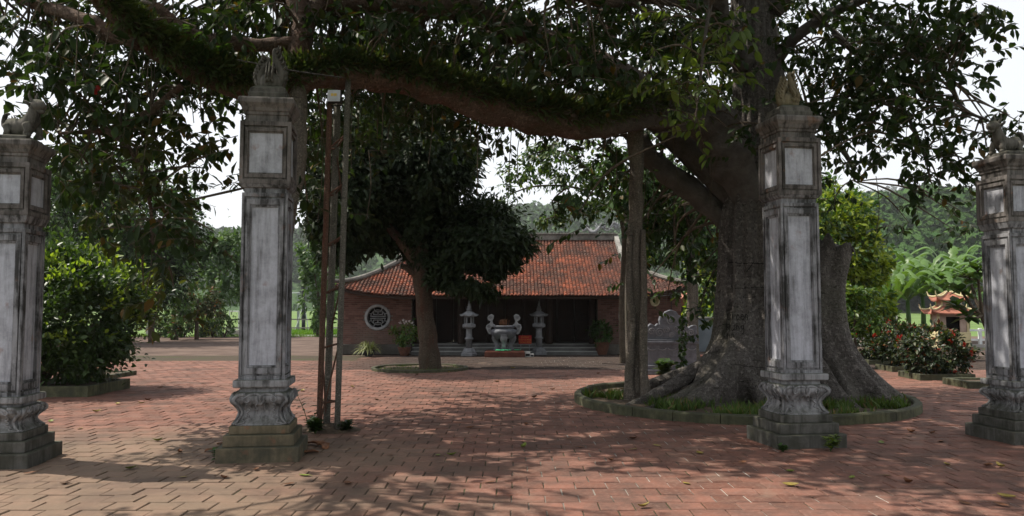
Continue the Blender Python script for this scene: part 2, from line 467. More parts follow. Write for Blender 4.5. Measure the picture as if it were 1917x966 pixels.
M['verge'] = m_simple('verge plaster', (.25, .24, .22), .9, .4, 3, .6, .02)
M['rust'] = m_bark('rusted steel', (.055, .032, .024), (.14, .085, .06), 9, .2, 0, .5, .4)
M['steel'] = m_bark('weathered pole', (.09, .085, .07), (.18, .17, .145), 7, .15, .2, 0, .4)
M['white_metal'] = m_simple('white painted metal', (.62, .65, .65), .5, .15, 5, .1)
M['grey_metal'] = m_simple('grey metal', (.3, .32, .33), .5, .2, 5, .1, metal=.3)
M['black'] = m_simple('black housing', (.02, .02, .022), .5, .2, 8, .1)
M['red_sign'] = m_simple('red sign paint', (.33, .012, .010), .5, .12, 4, .05)
M['yellow_paint'] = m_simple('yellow lettering', (.5, .24, .04), .5, .08, 8, .02)
M['brown_tile'] = m_simple('brown tile', (.115, .04, .026), .5, .3, 6, .2)
M['green_cloth'] = m_simple('green netting', (.05, .36, .16), .7, .3, 14, .5)
M['white_box'] = m_simple('white carton', (.6, .6, .58), .7, .12, 6, .1)
M['horn'] = m_simple('cream horn', (.42, .36, .22), .45, .2, 6, .1)
M['cream'] = m_simple('yellow limewash', (.52, .45, .26), .85, .15, 3, .2)
M['shrine_wall'] = m_simple('pinkish shrine wall', (.36, .27, .22), .85, .2, 2.5, .3)
M['shrine_roof'] = m_simple('orange roof tile', (.30, .12, .08), .8, .4, 5, .6)
M['near_black'] = m_simple('near-black inside', (.012, .011, .01), .95, .2, 4)  # near-black fill behind the window grilles and in the shrine niche
M['wall_grey'] = m_simple('grey rendered wall', (.16, .185, .205), .9, .25, 1.2, .4)
M['pot'] = m_simple('clay pot', (.12, .055, .035), .8, .35, 7, .3)
M['pot_dark'] = m_simple('dark pot', (.03, .03, .03), .6, .3, 7, .3)
M['concrete'] = m_simple('concrete', (.30, .29, .27), .9, .25, 2, .4)
M['drybark'] = m_simple('dry brown bark', (.20, .09, .045), .85, .45, 9, .6, .02)
M['forest'] = m_forest('forest', (.03, .085, .022), (.11, .20, .05), .35)
M['forest_far'] = m_forest('far forest', (.03, .06, .03), (.06, .11, .045), .06)
M['hill_scrub'] = m_forest('hill scrub', (.05, .10, .04), (.09, .16, .055), .25)
M['field'] = m_simple('green field', (.10, .16, .04), .95, .35, .25, .6, .05)
M['wire'] = m_simple('cable', (.06, .055, .05), .7, .2, 5, .1)
M['lamp_glass'] = m_simple('lamp reflector', (.55, .57, .6), .25, .1, 6, .05)
M['led'] = m_simple('led chips', (.75, .52, .12), .4, .1, 8, .02)
M['tarp'] = m_simple('dark furled cloth', (.03, .032, .038), .8, .4, 12, .6, .02)

# ================================================================== THE SETTING
def sheet(name, x0, x1, y0, y1, z, m, nx=1, ny=1):
    b = MB()
    xs, ys = np.linspace(x0, x1, nx + 1), np.linspace(y0, y1, ny + 1)
    b.v = [(x, y, z) for y in ys for x in xs]
    b.f = [(j * (nx + 1) + i, j * (nx + 1) + i + 1, (j + 1) * (nx + 1) + i + 1, (j + 1) * (nx + 1) + i) for j in range(ny) for i in range(nx)]
    return tag(b.build(name, m), kind='structure')

sheet('ground', -2000, 2000, -300, 2500, -.06, M['field'])
sheet('courtyard', -30, 30, -12, 47.5, -.022, M['earth'])
tag(bpy.data.objects['courtyard'], kind='structure')
pavement = sheet('pavement', -16, 17, -9, 28.4, -.010, M['joint'])
BW, BD, GAP = .300, .268, .011
YEND_L = 25.6
brick_me = []
for k in range(4):                                   # four slightly different bricks share their meshes
    b = MB(); hx, hy, e = (BW - GAP) / 2, (BD - GAP * .7) / 2, .006
    j = lambda: random.uniform(-.002, .002)
    lo = [(-hx, -hy, -.02), (hx, -hy, -.02), (hx, hy, -.02), (-hx, hy, -.02)]
    mi = [(-hx + j(), -hy + j(), -e), (hx + j(), -hy + j(), -e), (hx + j(), hy + j(), -e), (-hx + j(), hy + j(), -e)]
    hi = [(-hx + e, -hy + e, j()), (hx - e, -hy + e, j()), (hx - e, hy - e, j()), (-hx + e, hy - e, j())]
    b.rings([lo, mi, hi], False, True)
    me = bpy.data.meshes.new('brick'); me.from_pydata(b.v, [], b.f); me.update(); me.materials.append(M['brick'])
    brick_me.append((me, b))
spots, row, y = [], 0, 4.3
while y < 28.2:
    half = (y * 0.66 + 2.6)
    off = (row % 2) * BW / 2 + random.uniform(-.015, .015)
    for i in range(int(-half / BW) - 1, int(half / BW) + 2):
        x = i * BW + off
        if x < -15.6 or x > 16.6: continue
        if y > YEND_L and x < -5: continue
        spots.append((x, y + random.uniform(-.002, .002)))
    y += BD; row += 1
ring_c = Vector((4.08, 14.55)); RING_R = 2.95
def blocked(x, y):
    if (Vector((x, y)) - ring_c).length < RING_R - .2: return True
    return (Vector((x, y)) - Vector((-2.55, 22.1))).length < 1.2
spots = [s for s in spots if not blocked(*s)]
def seen(s):
    yb = 575 + CAM_H * F_PX / s[1]
    return yb < 974 and abs(s[0]) < s[1] * .645
near = sorted([s for s in spots if seen(s)], key=lambda s: s[1])[:300]
near_set = set(near)
for (x, y) in near:
    o = bpy.data.objects.new('brick', random.choice(brick_me)[0])
    COL.objects.link(o); o.parent = pavement
    o.location = (x, y, random.uniform(-.006, .0025))
    o.rotation_euler = (R(random.uniform(-.6, .6)), R(random.uniform(-.6, .6)), R(random.uniform(-.9, .9)))
b = MB()
for s in spots:
    if s in near_set: continue
    _, bm_ = random.choice(brick_me)
    dz, a = random.uniform(-.007, .003), R(random.uniform(-.9, .9))
    ca, sa = math.cos(a), math.sin(a)
    b.add([(x * ca - y * sa + s[0], x * sa + y * ca + s[1], z + dz) for x, y, z in bm_.v], bm_.f)
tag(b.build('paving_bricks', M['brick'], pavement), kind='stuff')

# hills
def hill(name, xs, prof, Y0, Y1, m, blobs, bsize, bm_mat, seed, base=-2):
    """terrain that climbs from Y0 to a ridge line at Y1; prof(x) gives the ridge height"""
    b = MB(); n = 26
    for j in range(n + 1):
        t = j / n
        for x in xs:
            h = prof(x) * (math.sin(t * math.pi / 2) ** 1.15) + 2.0 * mnoise.noise(Vector((x * .02 + seed, t * 4, 0))) * t
            b.v.append((x, Y0 + (Y1 - Y0) * t, base + h))
    w = len(xs)
    b.f = [(j * w + i, j * w + i + 1, (j + 1) * w + i + 1, (j + 1) * w + i) for j in range(n) for i in range(w - 1)]
    # the far side falls away
    k = len(b.v)
    for x in xs: b.v.append((x, Y1 + (Y1 - Y0) * .8, base))
    b.f += [(n * w + i, n * w + i + 1, k + i + 1, k + i) for i in range(w - 1)]
    o = tag(b.build(name, m, smooth=True), kind='structure')
    if blobs:
        rr = np.random.default_rng(seed)
        X = rr.uniform(xs[0], xs[-1], blobs); T = rr.random(blobs) ** .8
        hh = np.array([prof(x) * (math.sin(t * math.pi / 2) ** 1.15) + 2.0 * mnoise.noise(Vector((x * .02 + seed, t * 4, 0))) * t for x, t in zip(X, T)])
        sz = bsize * (0.55 + 0.8 * rr.random(blobs) ** 1.5)
        C = np.stack([X, Y0 + (Y1 - Y0) * T, base + hh + sz * .5], 1)
        cards = 46
        d = unit(rr.normal(size=(blobs * cards, 3))); d[:, 2] = np.abs(d[:, 2]) * 1.1 - .25; d = unit(d)
        kk = np.repeat(np.arange(blobs), cards)
        lump = 1 + .25 * np.sin(d[:, 0] * 5 + kk) * np.cos(d[:, 2] * 6 + kk * 1.7)
        P_ = C[kk] + d * (sz[kk] * lump * (.75 + .3 * rr.random(len(kk))))[:, None] * np.array([1, 1, 1.15])
        D_ = unit(np.cross(d, rr.normal(size=d.shape))) + d * .35
        fo = leaf_mesh('forest', P_, D_, d + rr.normal(size=d.shape) * .3, sz[kk] * (.45 + .4 * rr.random(len(kk))), (T_DIAM[0] * np.array([1.9, 1, 1]), T_DIAM[1]), bm_mat, o)
        fo['kind'] = 'stuff'
    return o

def lerp_prof(pts):
    xs_, hs_ = zip(*pts)
    return lambda x: float(np.interp(x, xs_, hs_))
def prof_px(pts, Y):                        # ridge given in photograph pixels at distance Y
    return lerp_prof([((px - 958.5) / F_PX * Y, at(px, py, Y).z + 2) for px, py in pts])
hill('near_hill', np.linspace(100, 380, 60), prof_px([(1450, 440), (1560, 405), (1640, 390), (1680, 390), (1720, 424), (1790, 438), (1917, 443), (2400, 430)], 330), 150, 330, M['forest'], 3000, 2.9, M['forest'], 3)
hill('far_hill', np.linspace(-250, 1900, 90), prof_px([(700, 470), (1300, 420), (1560, 392), (1640, 382), (1750, 384), (1840, 400), (1917, 396), (2400, 380)], 1800), 900, 1800, M['forest_far'], 2600, 12.0, M['forest_far'], 5)
hill('middle_hill', np.linspace(-330, 260, 80), prof_px([(300, 470), (700, 440), (860, 416), (950, 410), (1060, 410), (1180, 404), (1400, 380), (1700, 400)], 700), 330, 700, M['hill_scrub'], 1800, 4.2, M['hill_scrub'], 8)
hill('left_hill', np.linspace(-950, -130, 70), prof_px([(-600, 430), (0, 440), (300, 452), (420, 458), (560, 470), (760, 500)], 900), 480, 900, M['forest_far'], 1800, 7.0, M['forest_far'], 9)

# ================================================================== GATE PILLARS
GATE_ROT = R(8)
def surface_point(prof, face, u, z, lift=0.0):
    hs, zs = [p[0] for p in prof], [p[1] for p in prof]
    h = float(np.interp(z, zs, hs))
    p = Vector((u * h, -(h + lift), z))
    return Matrix.Rotation(face * math.pi / 2, 4, 'Z') @ p

M['step_mud'] = m_plaster('muddy step', (.19, .155, .10), (.075, .065, .038), .9, .7)
def make_pillar(loc, tall, label):
    root = empty('gate_pillar', loc, GATE_ROT); root.scale = (.88, .88, 1.035 if 'right edge' in label else 1.0)
    tag(root, label, 'pillar', 'pillars of the old gate')
    k = 1.0 if tall else .83
    def zz(z): return z if z < .4 else .4 + (z - .4) * k0
    # heights
    if tall: s3, led0, led1, sh1, cu0, cu1, cor1 = .385, .80, .885, 3.0, 3.10, 3.82, 4.10
    else:    s3, led0, led1, sh1, cu0, cu1, cor1 = .36, .66, .735, 2.56, 2.70, 3.28, 3.54
    for (h, z0, z1) in ((.505, -.02, s3 * .42), (.435, s3 * .42, s3 * .75), (.375, s3 * .75, s3)):
        bb = MB(); bb.box((0, 0, (z0 + z1) / 2), (2 * h, 2 * h, z1 - z0)); bb.build('step', M['step_mud' if 'mud' in label else 'step'], root, bevel=.014)
    # carved bulging pedestal
    H = led0 - s3
    prof = [(.345, 0), (.338, .03), (.305, .12), (.278, .26), (.272, .36), (.29, .47), (.335, .58), (.36, .68), (.358, .76), (.33, .84), (.285, .875), (.28, 1.0)]
    prof = [(h, s3 + z * H) for h, z in prof]
    bb = MB(); rs = []
    nseg = 12
    fine = []
    for i in range(len(prof) - 1):
        for q in range(3):
            t = q / 3; fine.append((prof[i][0] * (1 - t) + prof[i + 1][0] * t, prof[i][1] * (1 - t) + prof[i + 1][1] * t))
    fine.append(prof[-1])
    for h, z in fine:
        ring = []
        for face in range(4):
            for s_ in range(nseg):
                u = -1 + 2 * s_ / nseg
                zn = (z - s3) / H
                dent = -.03 * math.exp(-((abs(u) - .0) / .35) ** 2) * (1 if .08 < zn < .6 else 0) * math.sin(max(0, min(1, (zn - .08) / .52)) * math.pi)
                rc = 1 - .10 * abs(u) ** 8
                p = Vector((u * h * rc, -(h * rc + dent), z))
                ring.append(Matrix.Rotation(face * math.pi / 2, 4, 'Z') @ p)
        rs.append(ring)
    bb.rings(rs)
    ped = bb.build('pedestal', M['carved'], root, smooth=True)
    # relief: lotus petals above, acanthus leaves with jagged edges down the corners
    for face in range(4):
        bb = MB()
        def stroke(pts, r0, r1=None):
            r1 = r1 or r0
            P3 = [surface_point(prof, face, u, s3 + v * H, .004) for u, v in pts]
            rad = list(np.linspace(r0, r1, len(P3)))
            q, rr_ = smooth_path(P3, rad, 4)
            bb.tube(q, rr_, 6)
        for sg in (-1, 1):
            stroke([(sg * .02, .80), (sg * .20, .83), (sg * .42, .80), (sg * .55, .70), (sg * .50, .62), (sg * .38, .66), (sg * .40, .73)], .020, .010)
            stroke([(sg * .55, .82), (sg * .8, .80), (sg * .92, .66), (sg * .88, .5), (sg * .84, .33), (sg * .9, .14), (sg * .97, .03)], .026, .016)
            stroke([(sg * .50, .58), (sg * .62, .44), (sg * .48, .40), (sg * .66, .30), (sg * .50, .22), (sg * .74, .16), (sg * .62, .08), (sg * .9, .03)], .014, .010)
            stroke([(sg * .12, .58), (sg * .2, .5), (sg * .16, .42), (sg * .28, .40)], .014, .008)
        stroke([(-.13, .78), (-.11, .64), (0, .56), (.11, .64), (.13, .78)], .020)
        stroke([(0, .80), (0, .70), (0, .60)], .030, .012)
        bb.build('relief', M['carved'], ped, smooth=True)
    # shaft with framed recessed panels
    def block(name, h, z0, z1, frames, core_m, frame_m, panel_m, inset):
        cb = MB(); cb.sq([(h - .045, z0), (h - .045, z1)])
        core = cb.build(name, panel_m, root)
        for face in range(4):
            fb = MB(); Rf = Matrix.Rotation(face * math.pi / 2, 4, 'Z')
            depth = [(0.0, .045)] + frames
            # outer border and stepped inner mouldings, each a rectangle of four bars
            wout = 2 * h; hout = z1 - z0; o_in = 0.0
            for (wd, dp) in frames:
                x1 = h - o_in; x0 = x1 - wd; za, zb = z0 + o_in * inset, z1 - o_in * inset; wz = wd * inset
                d0 = h - .046; d1 = h - .045 + dp
                for (xa, xb, a, b_) in ((-x1, -x0, za, zb), (x0, x1, za, zb), (-x0, x0, za, za + wz), (-x0, x0, zb - wz, zb)):
                    if o_in == 0.0 and face % 2 and xb - xa < .2:
                        pass
                    mid = Vector(((xa + xb) / 2, -(d0 + d1) / 2, (a + b_) / 2))
                    sx = xb - xa
                    if o_in == 0.0: 
                        # mitre the corner so that neighbouring faces butt
                        if abs(abs(xa) - h) < 1e-6 or abs(abs(xb) - h) < 1e-6: pass
                    vs_ = []
                    fb.box((0, 0, 0), (1, 1, 1)) if False else None
                    c8 = []
                    for zq in (a, b_):
                        for (xq, yq) in ((xa, -d1), (xb, -d1), (xb, -d0), (xa, -d0)):
                            if o_in == 0.0 and abs(abs(xq) - h) < 1e-6: xq = math.copysign(abs(yq) - .0006, xq)
                            c8.append(Rf @ Vector((xq, yq, zq)))
                    fb.add(c8, [(3, 2, 1, 0), (4, 5, 6, 7), (0, 1, 5, 4), (1, 2, 6, 5), (2, 3, 7, 6), (3, 0, 4, 7)])
                o_in += wd
            fb.build('moulding', frame_m, core, bevel=.006)
        return core
    sh = .288
    block('shaft', sh, led1 - .004, sh1, [(.034, .045), (.016, .022), (.052, .040), (.018, .020)], M['plaster'], M['plaster'], M['panel'], 1.35)
    bb = MB(); bb.sq([(.338, led0), (.345, led0 + .015), (.345, led1 - .01), (.335, led1)]); bb.build('ledge', M['carved'], root, bevel=.008)
    bb = MB(); bb.sq([(sh - .025, sh1 - .01), (sh - .025, sh1 + .055), (sh + .0, sh1 + .062), (sh + .03, cu0)]); bb.build('collar', M['plaster'], root, bevel=.006)
    ch = .322
    block('lantern_block', ch, cu0, cu1, [(.045, .045), (.018, .018), (.035, .034), (.016, .012)], M['plaster_dark'], M['plaster_dark'], M['panel'], 1.15)
    dz = cor1 - cu1
    bb = MB()
    bb.sq([(.268, cu1 - .01), (.268, cu1 + dz * .28), (.285, cu1 + dz * .30), (.285, cu1 + dz * .42), (.30, cu1 + dz * .44), (.315, cu1 + dz * .58), (.348, cu1 + dz * .74), (.352, cu1 + dz * .76), (.352, cu1 + dz * .92), (.34, cor1)])
    bb.build('cornice', M['plaster_dark'], root, bevel=.006)
    if tall:
        bb = MB(); bb.sq([(.245, cor1 - .005), (.25, cor1 + .07), (.235, cor1 + .075), (.225, cor1 + .13), (.17, cor1 + .165), (.12, cor1 + .17)])
        bb.build('cap', M['statue'], root, bevel=.02)
        top = cor1 + .17
    else:
        bb = MB(); bb.sq([(.24, cor1 - .005), (.24, cor1 + .05), (.22, cor1 + .06)])
        bb.build('cap', M['statue'], root, bevel=.01)
        top = cor1 + .06
    return root, top

pillars = [
    make_pillar((-5.60, 8.93, 0), False, 'short weathered pillar at the left edge, beside the big shrub'),
    make_pillar((-2.85, 9.32, 0), True, 'tall grey pillar with mud at its foot beside the leaning mast'),
    make_pillar((3.56, 10.20, 0), True, 'tall whitewashed pillar standing before the banyan trunk'),
    make_pillar((6.58, 10.50, 0), False, 'short pillar at the right edge near the red flowering bushes')]

def stand_on(p, top): return Vector((p.location.x, p.location.y, top))

# flame-shaped phoenix finials on the tall pillars
def finial(root_loc, rz, label, mat, k=1.0):
    e = empty('pillar_finial', root_loc, rz); tag(e, label, 'finial', 'finials on the tall pillars')
    bb = MB(); bb.lathe([(.11, -.01), (.125, .03), (.125, .09), (.10, .15), (.04, .19)], 14); bb.build('core', mat, e, smooth=True)
    for i, (ang, hh, lean) in enumerate(((0, .47, 1.0), (180, .37, 1.0), (-90, .24, .8), (90, .26, .8))):
        a = R(ang); hh *= k
        pts = [(math.cos(a) * r * lean, math.sin(a) * r * lean, z) for r, z in ((.085, .0), (.125, .09 * k), (.115, hh * .48), (.07, hh * .72), (.035, hh * .9), (.05, hh), (.085, hh + .015))]
        q, r_ = smooth_path(pts, [.05, .062, .058, .046, .034, .026, .012], 4)
        bb = MB(); bb.tube(q, r_, 8, .5, i, .8); w = bb.build('wing', mat, e, smooth=True)
        bb = MB()
        for s_ in range(9):
            p = q[min(len(q) - 1, 2 + s_ * 2)]; d = Vector((math.cos(a) * .35, math.sin(a) * .35, 1)).normalized()
            t_ = Vector((-math.sin(a), math.cos(a), 0))
            for sg in (-1, 0, 1):
                st = p + t_ * sg * .034 + Vector((math.cos(a), math.sin(a), 0)) * (.03 if sg else .045)
                bb.tube([st, st + d * .035 + Vector((math.cos(a), math.sin(a), 0)) * .012, st + d * .07], [.014, .012, .003], 5)
        bb.build('feathers', mat, w, smooth=True)
    return e
finial(stand_on(pillars[1][0], pillars[1][1]), R(8), 'grey feathered cement finial under the fern-covered limb', M['statue'])
M['finial_brown'] = m_plaster('lichened cement', (.24, .20, .13), (.06, .05, .03), .9)
finial(stand_on(pillars[2][0], pillars[2][1]), R(30), 'brown lichened finial half hidden against the banyan trunk', M['finial_brown'], .95)

# guardian beasts on the short pillars
def guardian(loc, rz, label):
    e = empty('guardian_statue', loc, rz); tag(e, label, 'statue', 'guardian beasts on the short pillars')
    bb = MB()   # body faces +x
    q, r_ = smooth_path([(-.24, 0, .10), (-.15, 0, .13), (-.04, 0, .12), (.06, 0, .15), (.11, 0, .24), (.14, 0, .32)], [.05, .10, .10, .095, .075, .06], 4)
    bb.tube(q, r_, 10, .25, 3)
    body = bb.build('body', M['statue'], e, smooth=True)
    for (x, y) in ((.10, .07), (.10, -.07), (-.16, .08), (-.16, -.08)):
        bb = MB(); q, r_ = smooth_path([(x, y, .14), (x + .03, y * 1.15, .07), (x + .01, y * 1.2, .02), (x + .06, y * 1.2, .012)], [.05, .04, .032, .028], 3)
        bb.tube(q, r_, 8); bb.build('leg', M['statue'], e, smooth=True)
    bb = MB(); q, r_ = smooth_path([(.10, 0, .33), (.16, 0, .36), (.23, 0, .345), (.27, 0, .325)], [.055, .07, .055, .03], 3)
    bb.tube(q, r_, 10, .3, 1); hd = bb.build('head', M['statue'], e, smooth=True)
    bb = MB(); bb.tube([(.19, 0, .305), (.24, 0, .285), (.265, 0, .29)], [.035, .028, .012], 8); bb.build('jaw', M['statue'], hd, smooth=True)
    for sg in (-1, 1):
        bb = MB(); q, r_ = smooth_path([(.13, sg * .03, .40), (.10, sg * .045, .46), (.11, sg * .055, .52)], [.018, .014, .004], 4)
        bb.tube(q, r_, 6); bb.build('horn', M['statue'], hd, smooth=True)
        bb = MB(); bb.tube([(.12, sg * .055, .36), (.09, sg * .085, .39), (.07, sg * .09, .41)], [.022, .018, .004], 6); bb.build('ear', M['statue'], hd, smooth=True)
    bb = MB()
    for i in range(9):
        t = i / 8; p = Vector((-.20 + .30 * t, 0, .20 + .02 * math.sin(t * 9) + (.2 * max(0, t - .7))))
        bb.tube([p, p + Vector((-.02, 0, .05))], [.018, .002], 5)
    bb.build('mane', M['statue'], e)
    bb = MB(); q, r_ = smooth_path([(-.24, 0, .12), (-.29, .01, .18), (-.27, 0, .27), (-.21, 0, .29)], [.035, .03, .03, .01], 4)
    bb.tube(q, r_, 8, .4, 2); bb.build('tail', M['statue'], e, smooth=True)
    return e
g1 = guardian(stand_on(pillars[0][0], pillars[0][1]) + Vector((.10, 0, 0)), R(-14), 'horned stone beast on the left edge pillar facing right')
g2 = guardian(stand_on(pillars[3][0], pillars[3][1] * 1.035) + Vector((-.05, 0, 0)), R(195), 'horned stone beast on the right edge pillar facing left')

# ================================================================== BANYAN TREE
banyan = empty('banyan_tree', (4.25, 14.7, 0))
tag(banyan, 'huge old banyan with fluted trunk spreading over the whole gate', 'tree')
def rel(o_parent, o):
    o.matrix_parent_inverse = Matrix.Translation(-Vector(o_parent.location)); return o
BX, BY = 4.62, 14.75
# trunk: fluted, flaring into buttresses
rows = [(0.0, 1.02, 1.0), (.42, 1.0, .95), (.75, .97, .85), (1.1, .86, .7), (1.5, .80, .55), (2.0, .75, .42), (2.5, .72, .35), (3.0, .69, .3), (3.5, .65, .28), (4.0, .57, .26), (4.6, .48, .25), (5.3, .42, .22), (6.2, .41, .2), (7.2, .40, .18), (8.4, .36, .16)]
zs_, rs_, fl_ = zip(*rows)
# buttresses: direction (degrees, camera side is -90), reach, height, half width
BUT = [(188, 1.55, 1.15, 7), (206, 1.25, 1.9, 9), (228, 1.0, 2.5, 10), (250, .75, 1.6, 9), (268, .95, 1.9, 8), (290, .8, 1.7, 9), (315, .95, 1.8, 9), (340, .9, 1.6, 9), (5, 1.0, 1.6, 10), (40, .9, 1.5, 11), (75, 1.0, 1.6, 10), (110, .9, 1.5, 10), (150, 1.1, 1.7, 9)]
NA = 240
rings_ = []
for z in np.concatenate([np.linspace(-.06, 2, 44), np.linspace(2.1, 8.4, 48)]):
    r0, fl = np.interp(z, zs_, rs_), np.interp(z, zs_, fl_)
    cx = BX + np.interp(z, [0, 2, 3.2, 4.2, 8.4], [-.05, -.08, -.10, -.05, -.12]); cyy = BY
    ring = []
    for j in range(NA):
        a = 2 * math.pi * j / NA
        lobes = abs(math.cos(a * 4.5 + .4 + .35 * math.sin(z * .6) + .5 * math.sin(a * 2))) ** 1.3
        lob2 = abs(math.cos(a * 8.5 + 1.3 + z * .15)) ** 1.6
        r = r0 * (1 - .20 * fl * (1 - lobes) - .10 * (1 - lob2))
        for (ang, reach, hh, wd) in BUT:
            g = max(0.0, 1 - max(z, 0) / hh)
            if g <= 0: continue
            w_ = R(wd) * (1.0 + 1.3 * max(z, 0) / hh)
            da = (a - R(ang) + math.pi + .10 * math.sin(z * 2.3 + ang)) % (2 * math.pi) - math.pi
            r += reach * g ** 2.3 * math.exp(-(da / w_) ** 2)
        r *= 1 + .06 * mnoise.noise(Vector((math.cos(a) * 2.2, math.sin(a) * 2.2, z * .8))) + .025 * mnoise.noise(Vector((math.cos(a) * 9, math.sin(a) * 9, z * 2.2)))
        ring.append((cx + r * math.cos(a), cyy + r * math.sin(a), z))
    rings_.append(ring)
bb = MB(); bb.rings(rings_, False, True)
# sawn stem leaning out on the right of the trunk
st_rings = []
for i, t in enumerate(np.linspace(0, 1, 36)):
    c = Vector((6.05, 14.35, -.05)).lerp(Vector((5.86, 14.6, 2.85)), t) + Vector((-.30 * math.sin(t * math.pi), 0, 0))
    r0 = float(np.interp(t, [0, .15, .4, .7, .9, 1], [.60, .50, .39, .35, .37, .39]))
    ring = []
    for a in np.linspace(0, 2 * math.pi, 60, endpoint=False):
        r = r0 * (1 - .18 * (1 - abs(math.cos(a * 3 + .5)))) * (1 + .08 * mnoise.noise(Vector((math.cos(a) * 2, math.sin(a) * 2, t * 6))))
        for ang, reach in ((-20, .55), (-62, .5), (25, .5), (-105, .35)):
            da = (a - R(ang) + math.pi) % (2 * math.pi) - math.pi
            r += reach * max(0, 1 - t * 2.0) ** 2.2 * math.exp(-(da / R(13)) ** 2)
        ring.append((c.x + r * math.cos(a), c.y + r * math.sin(a), c.z + (.07 * math.sin(a * 5) + .06 * math.cos(a * 9) - .10 * math.cos(a) if i == 35 else 0)))
    st_rings.append(ring)
bb.rings(st_rings)
# surface roots that snake out over the bed
def root_path(pts, r0, r1, squash=.8):
    q, r_ = smooth_path(pts, list(np.linspace(r0, r1, len(pts))), 6)
    bb.tube(q, r_, 12, .35, len(bb.v) % 17, squash)
root_path([(3.9, 14.75, .95), (3.4, 14.5, .62), (2.9, 14.2, .36), (2.4, 13.9, .16), (1.9, 13.6, -.02)], .17, .07)
root_path([(3.6, 14.2, .48), (3.1, 13.8, .26), (2.6, 13.5, .10), (2.2, 13.3, -.02)], .14, .06)
root_path([(3.6, 14.9, .6), (2.9, 15.0, .36), (2.3, 15.1, .16), (1.8, 15.2, -.02)], .15, .06)
trunk = rel(banyan, bb.build('trunk', M['bark'], banyan, smooth=True))
# scratched writing and cracks in the bark, laid on the trunk's own surface
from mathutils.bvhtree import BVHTree
_tm = trunk.data
_bvh = BVHTree.FromPolygons([v.co[:] for v in _tm.vertices], [tuple(p.vertices) for p in _tm.polygons])
M['scratch'] = m_simple('blackened scratch', (.008, .007, .006), .95, .2, 8, .2)
def on_trunk(px, py, lift=.004):
    o_ = Vector((0, 0, CAM_H)); d = (at(px, py, 14) - o_).normalized()
    hit, nr, _, _ = _bvh.ray_cast(o_, d)
    return None if hit is None else hit + nr * lift
def scratch(name, pts, r):
    P3 = [p for p in (on_trunk(*q) for q in pts) if p is not None]
    if len(P3) > 1:
        bb = MB(); bb.tube(P3, r, 5); rel(banyan, bb.build(name, M['scratch'], banyan))
def jag(x0, y0, x1, y1, n=16, a=1.1): return [(x0 + (x1 - x0) * i / n, y0 + (y1 - y0) * i / n + random.uniform(-a, a)) for i in range(n + 1)]
scratch('crack', jag(1364, 492, 1432, 494), .007)
scratch('crack', jag(1372, 541, 1434, 537), .005)
scratch('crack', jag(1411, 490, 1398, 510, 6), .006)
scratch('crack', jag(1366, 742 - 60, 1440, 690), .004)
GLY = {'U': [[(0, 0), (0, .8), (.2, 1), (.5, .9), (.55, 0)], [(.55, .5), (.6, 1)]], 'l': [[(.1, -.3), (.1, 1)]], 'c': [[(.5, .25), (.2, .1), (0, .5), (.15, .95), (.5, .85)]], 'e': [[(0, .5), (.5, .5), (.4, .1), (.1, .2), (.0, .7), (.3, 1), (.55, .8)]], 'n': [[(0, 1), (0, .1)], [(0, .3), (.3, .1), (.5, .4), (.5, 1)]],
       'H': [[(0, -.3), (0, 1)], [(.5, -.3), (.5, 1)], [(0, .35), (.5, .35)]], 'u': [[(0, .1), (0, .8), (.25, 1), (.5, .7), (.5, .1)], [(.5, .6), (.55, 1)], [(.5, .1), (.65, -.1)]], 'g': [[(.5, .2), (.1, .15), (0, .6), (.3, .8), (.5, .5)], [(.5, .1), (.5, 1.4), (.1, 1.5)]], 'm': [[(0, 1), (0, .2), (.2, .2), (.25, 1)], [(.25, .3), (.45, .2), (.5, 1)]]}
def write(txt, x, y, h, w):
    for ch in txt:
        for st in GLY[ch]:
            pp = []
            for (a0, b0), (a1, b1) in zip(st[:-1], st[1:]):
                pp += [(x + (a0 + (a1 - a0) * t) * w, y + (b0 + (b1 - b0) * t) * h) for t in (0, .5)]
            pp.append((x + st[-1][0] * w, y + st[-1][1] * h)); scratch('scratched_letter', [(a_ + random.uniform(-.7, .7), b_ + random.uniform(-.9, .9)) for a_, b_ in pp], .0055)
        x += w * .82
write('Ulcen', 1362, 588, 11, 10)
write('Hung', 1360, 608, 11, 11)
write('nm', 1362, 624, 8, 9)
LIMBS = []
def limb(pts, rpx, n=14, sub=6, wob=.3, name='limb', m='bark_limb', skel=True, squash=None):
    P3 = [at(*p) for p in pts]
    rad = [r / F_PX * p[2] for r, p in zip(rpx, pts)]
    q, r_ = smooth_path(P3, rad, sub)
    bb = MB(); bb.tube(q, r_, n, wob, len(LIMBS), squash)
    o = rel(banyan, bb.build(name, M[m], banyan, smooth=True))
    if skel: LIMBS.append((q, r_))
    return o, q, r_
_, A_q, A_r = limb([(1420, 430, 14.6), (1372, 300, 14.4), (1310, 222, 14.0), (1215, 208, 13.7), (1100, 232, 13.1), (980, 212, 12.5), (880, 186, 12.0), (760, 150, 11.6), (650, 138, 11.2), (545, 150, 10.9), (430, 152, 10.6), (330, 108, 10.2), (235, 40, 9.7), (150, -50, 9.2), (60, -150, 8.8)],
     [22, 44, 42, 35, 31, 31, 30, 29, 28, 27, 25, 24, 22, 20, 16], 18, 7, .45)
limb([(1400, 400, 14.7), (1300, 290, 15.2), (1225, 215, 15.0), (1170, 150, 14.6), (1080, 105, 14.2), (980, 62, 13.8), (890, 22, 13.4), (760, 8, 13.0), (620, 5, 12.6), (480, -20, 12.2)], [16, 26, 28, 28, 26, 25, 24, 20, 17, 13])
limb([(1420, 460, 14.9), (1350, 400, 15.2), (1280, 345, 15.3), (1225, 305, 15.2), (1196, 260, 15.0)], [26, 24, 22, 20, 18])
